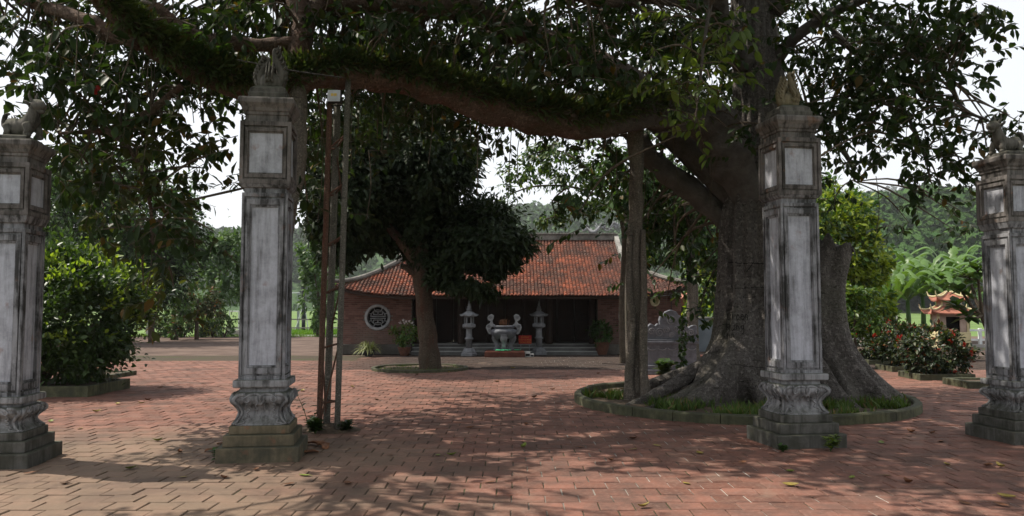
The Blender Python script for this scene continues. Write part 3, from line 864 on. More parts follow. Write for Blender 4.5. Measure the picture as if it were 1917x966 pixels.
limb([(556, 170, 10.9), (562, 95, 11.0), (566, 40, 11.1), (552, -20, 11.2), (530, -120, 11.2)], [24, 21, 19, 22, 18], 12)
limb([(566, 60, 11.0), (590, 10, 11.4), (640, -60, 11.8)], [16, 14, 11], 10)
limb([(552, 80, 11.0), (490, 84, 11.0), (420, 78, 10.8), (350, 60, 10.6), (290, 10, 10.4)], [15, 13, 13, 12, 9], 10)
limb([(262, 75, 9.8), (205, 62, 9.9), (150, 32, 10.0), (70, 8, 10.2), (-20, -30, 10.4)], [20, 17, 12, 11, 9], 10)
limb([(1440, 180, 14.8), (1425, 60, 14.8), (1385, -40, 14.6), (1330, -180, 14.2)], [34, 30, 26, 20], 12)
limb([(1395, 120, 14.4), (1352, 60, 14.0), (1340, -20, 13.4), (1320, -120, 12.6)], [24, 22, 20, 17], 12)
limb([(1450, 110, 14.7), (1490, 70, 14.2), (1550, 28, 13.8), (1640, -10, 13.2), (1740, -40, 12.4)], [16, 11, 10, 9, 7], 10)
limb([(1445, 20, 14.6), (1520, -60, 14.2), (1640, -120, 13.4), (1800, -160, 12.4)], [22, 20, 16, 10], 10)
limb([(1320, 10, 13.6), (1230, -8, 12.6), (1130, 0, 11.6), (1000, -40, 10.6)], [16, 16, 15, 12], 10)
limb([(1140, 80, 14.4), (1142, 20, 14.4), (1130, -50, 14.4)], [13, 11, 9], 8)
limb([(190, 238, 10.4), (248, 285, 10.4), (280, 375, 10.3), (286, 470, 10.3)], [5, 5, 4, 1.5], 6, name='branch')
limb([(340, 160, 10.3), (270, 215, 10.4), (200, 242, 10.5), (110, 250, 10.6)], [7, 8, 6, 3], 6, name='branch')
limb([(1560, 60, 13.6), (1640, 140, 13.2), (1700, 220, 12.7), (1735, 300, 12.2)], [6, 5, 4, 2], 6, name='branch')
limb([(1640, 30, 13.2), (1760, 130, 12.2), (1800, 200, 11.6), (1850, 225, 11.2)], [6, 5, 4, 2], 6, name='branch')
limb([(1470, 200, 15.0), (1540, 240, 16.0), (1590, 300, 16.4), (1600, 340, 16.5)], [8, 6, 4, 2], 6, name='branch')
limb([(1330, 10, 10.0), (1318, 80, 9.9), (1310, 160, 9.8), (1300, 240, 9.8)], [4, 3, 2.5, 1.2], 6, name='branch')
# props: roots that reached the ground
def root_col(pts, rpx, name='aerial_root', parent=banyan, wob=.35):
    o, q, r_ = limb(pts, rpx, 12, 8, wob, name, 'root', False); return o
root_col([(1190, 232, 14.0), (1192, 330, 14.1), (1190, 450, 14.25), (1193, 560, 14.3), (1190, 660, 14.35), (1195, 735, 14.4), (1196, 772, 14.4)], [15, 13, 13, 15, 16, 20, 27])
root_col([(1180, 420, 14.1), (1178, 520, 14.2), (1184, 620, 14.2), (1178, 700, 14.25), (1182, 765, 14.25)], [4, 6, 8, 9, 13])
root_col([(1204, 430, 14.1), (1206, 560, 14.1), (1204, 680, 14.15), (1210, 765, 14.2)], [4, 6, 9, 13])
root_col([(556, 150, 10.9), (560, 220, 10.8), (561, 300, 10.75), (546, 380, 10.7), (528, 480, 10.65), (518, 650, 10.6), (515, 812, 10.55)], [17, 14, 13, 12, 12, 13, 16])
# thin hanging strings of roots
def hang(pts):
    bb = MB(); bb.tube(smooth_path(pts, [.006] * 3, 3)[0], .006, 4); rel(banyan, bb.build('hanging_root', M['bark_thin'], banyan))
for i in range(55):
    q, r_ = LIMBS[random.choice((0, 0, 1, 1, 2, 5))]
    p = random.choice(q[8:]); L = random.uniform(.4, 1.5)
    hang([p + Vector((random.uniform(-.05, .05), random.uniform(-.1, .1), 0)), p + Vector((random.uniform(-.1, .1), 0, -L * .5)), p + Vector((random.uniform(-.12, .12), 0, -L))])
for (px, py, Y, L) in ((1560, 240, 12.6, 1.1), (1690, 170, 12.2, 1.2), (1725, 180, 12.3, 1.6), (1755, 210, 12.0, 1.2), (1640, 330, 12.4, .9), (280, 420, 10.3, .9), (470, 300, 10.8, .8), (690, 280, 11.3, 1.0), (600, 220, 11.3, 1.5)):
    p = at(px, py, Y); hang([p, p + Vector((.04, 0, -L * .5)), p + Vector((-.02, 0, -L))])

# foliage: density of the crown over the picture, cells of 60 pixels; the depth of each clump is free
DENS = [
    '67898999999999998989999969999950',
    '36788899889999998899998939888620',
    '15677889779999999999887629888610',
    '12456520498888887878776616775143',
    '01256511123332220234443314534442',
    '01355410221000000123444313002430',
    '01244200110000000013455412001310',
    '00123210000000000002344300000100',
    '00011100000000000000244200000000',
    '00001000000000000000122000000000']
_pr = sorted([(958.5 + p.x / p.y * F_PX, 575 - (p.z - CAM_H) / p.y * F_PX, p.y) for p in A_q])
AX, AY, AD = [a[0] for a in _pr], [a[1] for a in _pr], [a[2] for a in _pr]
clumps = []
for j, line in enumerate(DENS):
    for i, ch in enumerate(line):
        d = int(ch)
        if not d: continue
        n = d * (.95 if j < 4 and 9 < i < 25 else (.72 if j < 4 else .6))
        n = int(n) + (random.random() < n - int(n))
        for _ in range(n):
            px, py = (i + random.random()) * 60, (j + random.random()) * 60
            if i < 9: Y = random.uniform(9.6, 12.2)
            elif i < 19: Y = random.uniform(12.0, 17.5) if random.random() < .8 else random.uniform(10.5, 12)
            elif i < 24: Y = random.uniform(15.2, 18.0) if (j >= 2 or random.random() < .6) else random.uniform(11, 13)
            else: Y = random.uniform(11.6, 16.5)
            if i >= 28: Y = random.uniform(11.2, 13.0)
            # the long limb, the finial and the mast head stay clear of leaves in front of them
            if abs(py - float(np.interp(px, AX, AY))) < 75 and Y < float(np.interp(px, AX, AD)) + .9:
                Y = float(np.interp(px, AX, AD)) + random.uniform(.9, 4.0)
            if 430 < px < 690 and 50 < py < 260 and Y < 12: Y = random.uniform(12.2, 15)
            if 1375 < px < 1475 and py < 330 and Y < 16: Y = random.uniform(16, 18.5)
            kind = 0
            if 1 <= i <= 6 and j >= 3: kind = 1 if random.random() < .45 else 0
            clumps.append((at(px, py, Y), .30 + .016 * Y, kind, 30))
# bright sprigs hanging in front of the trunk, sunlight put into their leaf colour
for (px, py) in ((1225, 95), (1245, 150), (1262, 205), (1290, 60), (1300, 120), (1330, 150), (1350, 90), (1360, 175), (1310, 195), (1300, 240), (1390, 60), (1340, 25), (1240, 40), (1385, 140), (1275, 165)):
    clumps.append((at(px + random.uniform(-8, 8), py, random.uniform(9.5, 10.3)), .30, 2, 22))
for (px, py) in ((1400, 240), (1390, 270), (1410, 210)):
    clumps.append((at(px, py, 13.0), .3, 0, 16))
# the crown overhead, out of the picture, that shades the gate
nvis = len(clumps)
tries = 0
while len(clumps) < nvis + 950 and tries < 20000:
    tries += 1
    x, y = random.uniform(-11, 11), random.uniform(2.0, 22)
    z = random.uniform(4.6, 10.5)
    dd = math.hypot((x - 1.0) / 11.0, (y - 11.5) / 10.5)
    if dd > 1 or z > 10.8 - 4.5 * dd ** 2: continue
    py = 575 - (z - CAM_H) / y * F_PX
    if py > -40 - 1700 / y: continue
    # openings through which the sun falls
    g = mnoise.noise(Vector((x * .42 + 3.1, y * .42, 1.7)))
    if y > 17.8: continue
    if g > ((-.22 if x < -3.5 else -.08) if y < 10.0 else .34): continue
    if x < -4.5 and y > 12: continue
    clumps.append((Vector((x, y, z)), .62, 3, 34))
pos, dv, ups, siz, mi = [], [], [], [], []
tw = MB()
for (c, rad, kind, n) in clumps:
    ntw = max(3, int(n / 7))
    for _ in range(ntw):
        d = Vector((random.gauss(0, 1), random.gauss(0, 1), random.gauss(-.35, .6))).normalized()
        s0 = c + Vector((random.gauss(0, 1), random.gauss(0, 1), random.gauss(0, .8))) * rad * .45
        L = random.uniform(.28, .55) * (1.6 if kind == 3 else 1)
        q = [s0, s0 + d * L * .5 + Vector((0, 0, -.02)), s0 + d * L + Vector((0, 0, -.12 * L))]
        tw.tube(q, [.007, .005, .003], 3)
        m = n // ntw + 1
        for t in range(m):
            f = (t + .5) / m
            p = q[0].lerp(q[1], f * 2) if f < .5 else q[1].lerp(q[2], f * 2 - 1)
            side = Vector((random.gauss(0, 1), random.gauss(0, 1), random.gauss(-.25, .6)))
            side = (side - d * side.dot(d)).normalized()
            v = d * .45 + side * .8 + Vector((0, 0, -.35))
            pos.append(p); dv.append(v); ups.append((random.gauss(0, .45), random.gauss(0, .45), 1)) 
            siz.append(random.uniform(.11, .20) * random.choice((.75, 1, 1, 1.2)) * (1.12 if kind == 3 else (.85 if kind == 2 else 1)))
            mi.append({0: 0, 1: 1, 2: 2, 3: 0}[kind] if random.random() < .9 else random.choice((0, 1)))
rel(banyan, leaf_mesh('crown', np.array(pos), np.array(dv), np.array(ups), np.array(siz), T_LEAF, [M['leaf_dark'], M['leaf_olive'], M['leaf_bright']], banyan, False, np.array(mi)))
# branches that carry the clumps
sk = [(p, r) for q, rr_ in LIMBS for p, r in zip(q, rr_)]
skp = np.array([p[:] for p, _ in sk])
for (c, rad, kind, n) in clumps:
    if kind == 3 and random.random() < .6: continue
    i = int(np.argmin(((skp - np.array(c[:])) ** 2).sum(1) + rng.random(len(skp)) * .3))
    p, r = sk[i]; D = c - p
    if D.length > 3.2 or D.length < .25: continue
    mid = p.lerp(c, .5) + Vector((random.uniform(-.15, .15), random.uniform(-.15, .15), random.uniform(.05, .22))) * D.length
    q, r_ = smooth_path([p, mid, c], [min(r * .5, .012 + .012 * D.length), .012 + .004 * D.length, .006], 4)
    tw.tube(q, r_, 5)
rel(banyan, tw.build('twigs', M['bark_thin'], banyan))

# little ferns that carpet the top of the long limb
pos, dv, ups, siz = [], [], [], []
for i in range(len(A_q) - 1):
    f = i / len(A_q)
    dens = float(np.interp(f, [0, .12, .16, .25, .6, .82, .9, 1], [0, 0, 200, 560, 640, 820, 820, 500]))
    p, r = A_q[i], A_r[i]
    t = (A_q[i + 1] - p).normalized(); side = t.cross(Vector((0, 0, 1))).normalized(); upv = side.cross(t)
    seg = (A_q[i + 1] - p).length
    for _ in range(int(dens * seg / .28)):
        a = random.gauss(.5, .74 if f < .62 else 1.15)
        if a < -2.0 or a > (1.85 if f < .62 else 2.5): continue
        nrm = upv * math.cos(a) - side * math.sin(a) if True else upv
        s_ = p + t * random.uniform(0, seg) + nrm * r * random.uniform(1.0, 1.05 + .35 * max(0, math.cos(a)))
        pos.append(s_); dv.append(nrm * .9 + Vector((random.gauss(0, .55), random.gauss(0, .55), random.gauss(-.15, .5)))); ups.append((random.gauss(0, .6), random.gauss(0, .6), 1)); siz.append(random.uniform(.08, .15) * random.choice((.8, 1, 1.5)))
fern = leaf_mesh('fern_carpet', np.array(pos), np.array(dv), np.array(ups), np.array(siz), T_NARROW, M['fern'])
tag(fern, 'small dark ferns carpeting the long limb over the gate', 'fern', kind='stuff')
# larger fern fronds
def frond_clump(name, base, n, L, m, label, cat, group=None, spread=1.0):
    e = empty(name, base); tag(e, label, cat, group)
    for i in range(n):
        a = 2 * math.pi * i / n + random.uniform(-.4, .4); tl = L * random.uniform(.75, 1.1)
        d = Vector((math.cos(a) * spread, math.sin(a) * spread, 1.0)).normalized()
        q = [Vector((0, 0, 0)), d * tl * .45, d * tl * .8 + Vector((0, 0, -.06 * tl)), d * tl + Vector((0, 0, -.3 * tl))]
        q, _ = smooth_path(q, [0] * 4, 4)
        P_, D_, U_, S_ = [], [], [], []
        for k in range(2, len(q)):
            t = (q[k] - q[k - 1]).normalized(); sd = t.cross(Vector((0, 0, 1)))
            sd = sd.normalized() if sd.length > 1e-3 else Vector((1, 0, 0))
            for sg in (-1, 1):
                P_.append(q[k]); D_.append(sd * sg + t * .5 + Vector((0, 0, -.15))); U_.append((0, 0, 1)); S_.append(tl * .34 * math.sin(math.pi * (k + 1) / (len(q) + 1.5)))
        P_.append(q[-1]); D_.append(q[-1] - q[-2]); U_.append((0, 0, 1)); S_.append(tl * .2)
        leaf_mesh('frond', np.array(P_), np.array(D_), np.array(U_), np.array(S_), T_NARROW, m, e)
    return e
def limb_at(px):
    """upper side of the long limb where the photograph shows column px"""
    i = min(range(len(A_q)), key=lambda k: abs((958.5 + A_q[k].x / A_q[k].y * F_PX) - px))
    return A_q[i] + Vector((0, -A_r[i] * .45, A_r[i] * .75))
frond_clump('fern_plant', limb_at(632), 7, .42, M['leaf_green'], 'light green fern plant on the limb above the mast', 'fern', 'fern plants on the limb')
frond_clump('fern_plant', limb_at(375), 8, .48, M['leaf_green'], 'light green fern plant on the limb left of the tall pillar', 'fern', 'fern plants on the limb')
frond_clump('fern_plant', limb_at(330), 7, .5, M['leaf_green'], 'light green fern plant high on the limb at upper left', 'fern', 'fern plants on the limb')

# bed round the banyan
def ring_bed(name, c, r, nb, w, h, label, soil_z=.05, m='mossbed'):
    e = empty(name, (c[0], c[1], 0)); tag(e, label, 'kerb', 'round kerbs about the trees')
    for i in range(nb):
        a0, a1 = 2 * math.pi * i / nb + .006 / r, 2 * math.pi * (i + 1) / nb - .006 / r
        bb = MB(); rs = []
        hh = h * random.uniform(.92, 1.06)
        for t in range(4):
            a = a0 + (a1 - a0) * t / 3
            rs.append([(math.cos(a) * rr_, math.sin(a) * rr_, z) for rr_, z in ((r, -.02), (r, hh * .85), (r - .02, hh), (r - w + .02, hh), (r - w, hh * .85), (r - w, -.02))])
        bb.rings(rs); bb.build('kerb_block', M[m], e)
    bb = MB(); n = 40; bb.v = [(0, 0, soil_z + .04)]
    for k in range(1, 7):
        for j in range(n):
            a = 2 * math.pi * j / n; q = (r - w + .003) * k / 6
            bb.v.append((math.cos(a) * q, math.sin(a) * q, soil_z + .05 * mnoise.noise(Vector((math.cos(a) * q * 1.5, math.sin(a) * q * 1.5, c[0])))))
    bb.f = [(0, 1 + j, 1 + (j + 1) % n) for j in range(n)]
    for k in range(5): bb.f += [(1 + k * n + j, 1 + (k + 1) * n + j, 1 + (k + 1) * n + (j + 1) % n, 1 + k * n + (j + 1) % n) for j in range(n)]
    bb.build('soil', M['soil'], e, smooth=True)
    return e
ring_bed('round_kerb', ring_c, RING_R, 26, .13, .15, 'mossy round kerb about the banyan bed with grass inside')
ring_bed('round_kerb', (-2.52, 22.1), 1.32, 18, .10, .07, 'low mossy kerb ring about the mango tree', .01)

def grass_patch(name, pts, L, m, label, tm=T_BLADE):
    n = len(pts)
    d = np.stack([rng.normal(size=n) * .45, rng.normal(size=n) * .45, np.ones(n)], 1)
    u = np.stack([rng.normal(size=n), rng.normal(size=n), np.zeros(n)], 1)
    tv = (tm[0] * np.array([2.4, 1, 1]), tm[1])
    return tag(leaf_mesh(name, np.array(pts), d, u, L * (.5 + .8 * rng.random(n)), tv, m), label, 'grass', kind='stuff')
pts = []
while len(pts) < 5200:
    a, q = random.uniform(0, 2 * math.pi), (RING_R - .16) * math.sqrt(random.random())
    x, y = ring_c.x + q * math.cos(a), ring_c.y + q * math.sin(a)
    if y > 15: continue
    if mnoise.noise(Vector((x * 1.3, y * 1.3, 4))) + .35 * mnoise.noise(Vector((x * 5, y * 5, 2))) < .0 + .25 * (1 if x < 2.6 else 0): continue
    pts.append((x, y, .03))
grass_patch('grass', pts, .18, M['grass'], 'short green grass in the banyan bed')
pts = []
while len(pts) < 900:
    a, q = random.uniform(0, 2 * math.pi), 1.2 * math.sqrt(random.random())
    pts.append((-2.52 + q * math.cos(a), 22.1 + q * math.sin(a), 0))
grass_patch('grass', pts, .07, M['grass'], 'sparse grass in the ring under the mango tree')

# ================================================================== MANGO TREE (dark, before the temple)
mango = empty('mango_tree', (-2.35, 22.1, 0)); tag(mango, 'dark round mango tree standing before the temple roof', 'tree')
bb = MB()
def tp(lst, Y): return [at(px, py, Y) for px, py in lst]
q, r_ = smooth_path(tp([(806, 700), (803, 650), (796, 590), (789, 520), (786, 440), (780, 340), (770, 260)], 22.1), [.33, .26, .225, .235, .21, .15, .08], 6)
bb.tube(q, r_, 18, .22, 5)
for pth, r0, r1 in (([(790, 500), (740, 440), (690, 380), (660, 330)], .17, .05), ([(795, 545), (835, 520), (890, 480), (940, 450)], .14, .04), ([(785, 430), (830, 380), (860, 320)], .14, .04), ([(786, 520), (762, 502), (752, 498)], .10, .07), ([(785, 400), (730, 320), (700, 250)], .13, .04)):
    P3 = [at(px, py, 22.1 + .5 * i * random.uniform(-1, 1)) for i, (px, py) in enumerate(pth)]
    q, r_ = smooth_path(P3, list(np.linspace(r0, r1, len(P3))), 5); bb.tube(q, r_, 9, .2, 3)
rel(mango, bb.build('trunk', M['bark_mid'], mango, smooth=True))
def mcrown(specs, leaf, tm, mats, parent, Y, dens, dj=.8, droop=.8):
    P_, O_ = [], []
    for (px, py, rx, ry) in specs:
        c = at(px, py, Y + random.uniform(-dj, dj)); k = Y / F_PX
        rad = (rx * k, (rx + ry) / 2 * k, ry * k)
        p, o = crown_points(c, rad, int(dens * rx * ry), max(8, int(rx * ry / 90)), .22, .5)
        P_.append(p); O_.append(o)
    p, o = np.concatenate(P_), np.concatenate(O_)
    dvv = o * .7 + rng.normal(size=p.shape) * .55 + np.array([0, 0, -droop]); upp = o + rng.normal(size=p.shape) * .4 + np.array([0, 0, .6])
    mi_ = rng.integers(0, len(mats), len(p)) if isinstance(mats, list) else None
    return rel(parent, leaf_mesh('crown', p, dvv, upp, leaf * (.65 + .7 * rng.random(len(p))), tm, mats, parent, False, mi_))
mcrown([(745, 290, 110, 85), (650, 330, 90, 110), (705, 410, 82, 60), (810, 300, 75, 95), (790, 420, 60, 80), (900, 440, 80, 60), (870, 510, 75, 42), (940, 470, 48, 45), (640, 440, 46, 52), (620, 410, 46, 70), (720, 235, 70, 50)], .19, (T_LEAF[0] * np.array([.75, 1, 1]), T_LEAF[1]), [M['leaf_mango']], mango, 22.1, 1.5, .8, .45)

# ================================================================== TEMPLE
TX, TY = 0.0, 29.0
temple = empty('temple', (TX, TY, 0)); tag(temple, 'low red brick temple with sweeping red tiled roof and dark porch', 'temple')
def tpart(bb, name, m, parent=temple, **kw):
    o = bb.build(name, m, parent, **kw); 
    if parent is temple: rel(temple, o)
    return o
PL = .36
WLX = (-6.12, -3.62); WRX = (3.10, 6.12)
EAVE_Z, EAVE_Y, RIDGE_Y, RIDGE_Z = 2.10, 27.95, 32.5, 4.42
BRK_Y, BRK_X, EX = 30.7, 4.25, 6.25
bb = MB(); bb.box(((WLX[0] + WLX[1]) / 2 - .05, 31.6, PL / 2), (WLX[1] - WLX[0] + .1, 5.4, PL)); tpart(bb, 'plinth', M['plinth'], bevel=.02)
bb = MB(); bb.box(((WRX[0] + WRX[1]) / 2 + .05, 31.6, PL / 2), (WRX[1] - WRX[0] + .1, 5.4, PL)); tpart(bb, 'plinth', M['plinth'], bevel=.02)
bb = MB(); bb.box((-.26, 32.0, PL / 2 - .003), (WRX[0] - WLX[1], 4.6, PL - .006)); tpart(bb, 'porch_floor', M['stair'])
for i in range(3):
    y0 = 28.72 + .33 * i; z1 = PL * (i + 1) / 3 - .022
    x = WLX[1] + .02
    while x < WRX[0] - .05:
        w = min(random.uniform(1.0, 1.5), WRX[0] - .02 - x)
        bb = MB(); bb.box((x + w / 2, y0 + .17, z1 - .06), (w - .008, .34, .12)); o = tpart(bb, 'step_slab', M['stair_riser'], bevel=.006)
        bb = MB(); bb.box((x + w / 2, y0 + .165, z1 + .012), (w - .006, .36, .026)); bb.build('tread', M['stair_tread'], o, bevel=.005)
        x += w
# brick walls: each brick real, joined into one mesh for each wall (a few pixels each)
def brick_wall(x0, x1, z0, z1, y, hole=None):
    bk = MB(); bk.box(((x0 + x1) / 2, y + .13, (z0 + z1) / 2), (x1 - x0 - .02, .2, z1 - z0))
    if hole is None: wall = tpart(bk, 'wall', M['mortar'])
    else:
        cx, cz, cr = hole; bk = MB(); n = 48
        # mortar backing with a round opening
        outer = []
        for j in range(n):
            a = 2 * math.pi * j / n; dx, dz = math.cos(a), math.sin(a)
            t = min(((x1 - .01 - cx) / dx) if dx > 1e-6 else 1e9, ((x0 + .01 - cx) / dx) if dx < -1e-6 else 1e9, ((z1 - cz) / dz) if dz > 1e-6 else 1e9, ((z0 - cz) / dz) if dz < -1e-6 else 1e9)
            outer.append((cx + dx * t, cz + dz * t))
        inner = [(cx + cr * math.cos(2 * math.pi * j / n), cz + cr * math.sin(2 * math.pi * j / n)) for j in range(n)]
        rs = [[(p[0], y + yy, p[1]) for p in L] for L, yy in ((outer, .23), (outer, .03), (inner, .03), (inner, .23))]
        bk.rings(rs, False, False)
        wall = tpart(bk, 'wall', M['mortar'])
    bb = MB(); bl, bh = .215, .062; rowi = 0; z = z0 + .006
    while z < z1 - .03:
        x = x0 + (rowi % 2) * bl / 2 - bl / 2
        while x < x1:
            xa, xb = max(x, x0), min(x + bl - .012, x1)
            x += bl
            if xb - xa < .03: continue
            if hole and math.hypot((xa + xb) / 2 - hole[0], z + bh / 2 - hole[1]) < hole[2] + .06: continue
            d = random.uniform(-.004, .006)
            bb.box(((xa + xb) / 2, y + .03 - .015 + d, z + bh / 2), (xb - xa, .05, bh - .004))
        z += bh + .008; rowi += 1
    o = bb.build('brickwork', M['wallbrick'], wall); o['kind'] = 'stuff'
    return wall
HL = (at(707, 594, TY).x, at(707, 594, TY).z); HR = (at(1182, 592, TY).x, at(1182, 592, TY).z)
brick_wall(WLX[0], WLX[1], PL, 2.42, TY, (HL[0], HL[1], .40))
brick_wall(WRX[0], WRX[1], PL, 2.42, TY, (HR[0], HR[1], .40))
for (hx, hz) in (HL, HR):
    bb = MB(); n = 40; rs = []
    for rr_, yy in ((.47, .05), (.47, -.03), (.455, -.045), (.385, -.045), (.37, -.03), (.37, .18), (.47, .18)):
        rs.append([(hx + rr_ * math.cos(2 * math.pi * j / n), TY + yy, hz + rr_ * math.sin(2 * math.pi * j / n)) for j in range(n)])
    bb.rings(rs, False, False); win = tpart(bb, 'window', M['stone_light'], smooth=False)
    # longevity sign as a grille
    bb = MB(); y0, y1 = TY + .05, TY + .10
    def bar(xa, za, xb, zb, w=.026):
        a, b2 = Vector((xa, 0, za)), Vector((xb, 0, zb)); d = b2 - a; ang = math.atan2(d.z, d.x); L = d.length
        Mx = Matrix.Translation(((a + b2) / 2)) @ Matrix.Rotation(-ang, 4, 'Y')
        bb.box((hx, (y0 + y1) / 2, hz), (L + w, .05, w), M=Mx)
    def arc(r, a0, a1, w=.024, k=12):
        for i in range(k):
            t0, t1 = R(a0 + (a1 - a0) * i / k), R(a0 + (a1 - a0) * (i + 1) / k)
            bar(r * math.cos(t0), r * math.sin(t0), r * math.cos(t1), r * math.sin(t1), w)
    for sg in (-1, 1):
        z = lambda v: v * sg
        bar(-.27, z(.035), .27, z(.035))
        arc(.265, 8 * sg, 172 * sg)
        bar(0, z(.09), 0, z(.20)); bar(-.09, z(.20), .09, z(.20)); bar(-.16, z(.10), -.05, z(.10)); bar(.05, z(.10), .16, z(.10)); bar(-.16, z(.10), -.16, z(.18)); bar(.16, z(.10), .16, z(.18))
        for a in (25, 65, 115, 155): bar(.27 * math.cos(R(a)), z(.27 * math.sin(R(a))), .37 * math.cos(R(a)), z(.37 * math.sin(R(a))))
    bb.build('grille', M['stone_light'], win)
    bb = MB(); bb.box((hx, TY + .3, hz), (1.1, .02, 1.1)); bb.build('backing', M['near_black'], win)
# porch: posts, beam, dark timber doors, side walls and back
for x in (WLX[1] + .16, -1.85, 1.35, WRX[0] - .16):
    bb = MB(); bb.lathe([(.13, PL), (.15, PL + .05), (.13, PL + .1), (.14, 1.3), (.125, 2.4)], 14, (x, TY + .35, 0)); tpart(bb, 'column', M['wood'], smooth=True)
bb = MB(); bb.box((-.26, TY + .3, 2.26), (WRX[0] - WLX[1], .2, .2)); tpart(bb, 'beam', M['wood'])
for i in range(10):
    w = (WRX[0] - WLX[1] - .1) / 10; x = WLX[1] + .05 + w * (i + .5)
    bb = MB(); bb.box((x, TY + 1.9, 1.32), (w - .03, .06, 1.92)); dr = tpart(bb, 'door_leaf', M['wood'], bevel=.005)
    bb = MB(); bb.box((x, TY + 1.86, .85), (w - .2, .03, .7)); bb.box((x, TY + 1.86, 1.75), (w - .2, .03, .8)); bb.build('door_panel', M['wood'], dr, bevel=.008)
for x0 in (WLX[1] - .1, WRX[0] + .1):
    bb = MB(); bb.box((x0, TY + 1.3, 1.4), (.18, 2.1, 2.06)); tpart(bb, 'side_wall', M['mortar'])
bb = MB(); bb.box((0, TY + 5.2, 1.25), (12.2, .25, 2.4)); tpart(bb, 'back_wall', M['mortar'])
for x0 in (-6.02, 6.02):
    bb = MB(); bb.box((x0, TY + 2.75, 1.3), (.2, 4.8, 2.2)); tpart(bb, 'end_wall', M['mortar'])
# roof
def roof_z(x, y):
    t = (y - EAVE_Y) / (RIDGE_Y - EAVE_Y)
    z = EAVE_Z + (RIDGE_Z - EAVE_Z) * (t * .86 + .14 * t * t)
    ax = abs(x)
    z += .34 * max(0, (ax - 3.6) / 2.65) ** 2.2 * max(0, 1 - t * 1.65)
    return z
def roof_half(y):
    return BRK_X if y >= BRK_Y else BRK_X + (BRK_Y - y) / (BRK_Y - EAVE_Y) * (EX - BRK_X)
bb = MB(); tw_, tl_ = .125, .15; yv, rowi = EAVE_Y - .04, 0
while yv < RIDGE_Y - .02:
    hw = roof_half(yv + .05); n = int(2 * hw / tw_)
    for i in range(n + 1):
        xc = (i - n // 2) * tw_
        if abs(xc) > hw: continue
        j1, j2 = random.uniform(-.018, .018), random.uniform(-.008, .012)
        yb, yt = yv + j1, yv + tl_ * 1.7
        zb, zt = roof_z(xc, yb) + .055 + j2, roof_z(xc, yt) + .02
        h = tw_ * .48
        tilt = random.uniform(-.008, .008)
        bb.add([(xc - h, yb + .02, zb - .045), (xc - h * .5, yb, zb + .004), (xc + h * .5, yb, zb + .004 + tilt), (xc + h, yb + .02, zb - .045 + tilt), (xc + h, yt, zt - .045), (xc + h * .5, yt, zt), (xc - h * .5, yt, zt), (xc - h, yt, zt - .045),
                (xc - h * .5, yb, zb - .03), (xc + h * .5, yb, zb - .03)],
               [(0, 1, 6, 7), (1, 2, 5, 6), (2, 3, 4, 5), (8, 9, 2, 1), (0, 8, 1), (9, 3, 2)])
    yv += tl_; rowi += 1
# boarding under the tiles, the other slopes
rb = MB()
ys_ = list(np.linspace(EAVE_Y, RIDGE_Y, 14)); nx = 28
for y_ in ys_:
    hw = roof_half(y_)
    for i in range(nx + 1):
        x = -hw + 2 * hw * i / nx; rb.v.append((x, y_, roof_z(x, y_) - .012))
w = nx + 1
rb.f = [(j * w + i, j * w + i + 1, (j + 1) * w + i + 1, (j + 1) * w + i) for j in range(len(ys_) - 1) for i in range(nx)]
k = len(rb.v)
for y_ in ys_:
    hw = roof_half(y_)
    for i in range(nx + 1):
        x = -hw + 2 * hw * i / nx; rb.v.append((x, 2 * RIDGE_Y - y_, roof_z(x, y_) - .012))
rb.f += [(k + (j + 1) * w + i, k + (j + 1) * w + i + 1, k + j * w + i + 1, k + j * w + i) for j in range(len(ys_) - 1) for i in range(nx)]
for sg in (-1, 1):
    k = len(rb.v); n2 = 10
    for t in np.linspace(0, 1, 8):
        yy = EAVE_Y + (BRK_Y - EAVE_Y) * t; x = sg * roof_half(yy)
        for s_ in np.linspace(yy, 2 * RIDGE_Y - yy, n2 + 1):
            rb.v.append((x, s_, roof_z(x, min(yy, s_, 2 * RIDGE_Y - s_) if False else yy) - .012 - .3 * max(0, (abs(x) - 3.6) / 2.65) ** 2.2 * max(0, 1 - t * 1.65) * (1 - (abs(s_ - RIDGE_Y) / (RIDGE_Y - yy)) ** 2)))
    rb.f += [(k + j * (n2 + 1) + i, k + j * (n2 + 1) + i + 1, k + (j + 1) * (n2 + 1) + i + 1, k + (j + 1) * (n2 + 1) + i) for j in range(7) for i in range(n2)]
    k = len(rb.v)
    rb.v += [(sg * 4.2, BRK_Y, roof_z(0, BRK_Y)), (sg * 4.2, 2 * RIDGE_Y - BRK_Y, roof_z(0, BRK_Y)), (sg * 4.2, RIDGE_Y, RIDGE_Z - .02)]
    rb.f.append((k, k + 1, k + 2))
roof = tpart(rb, 'roof', M['wood'])
tl = bb.build('roof_tiles', M['tile'], roof); tl['kind'] = 'stuff'
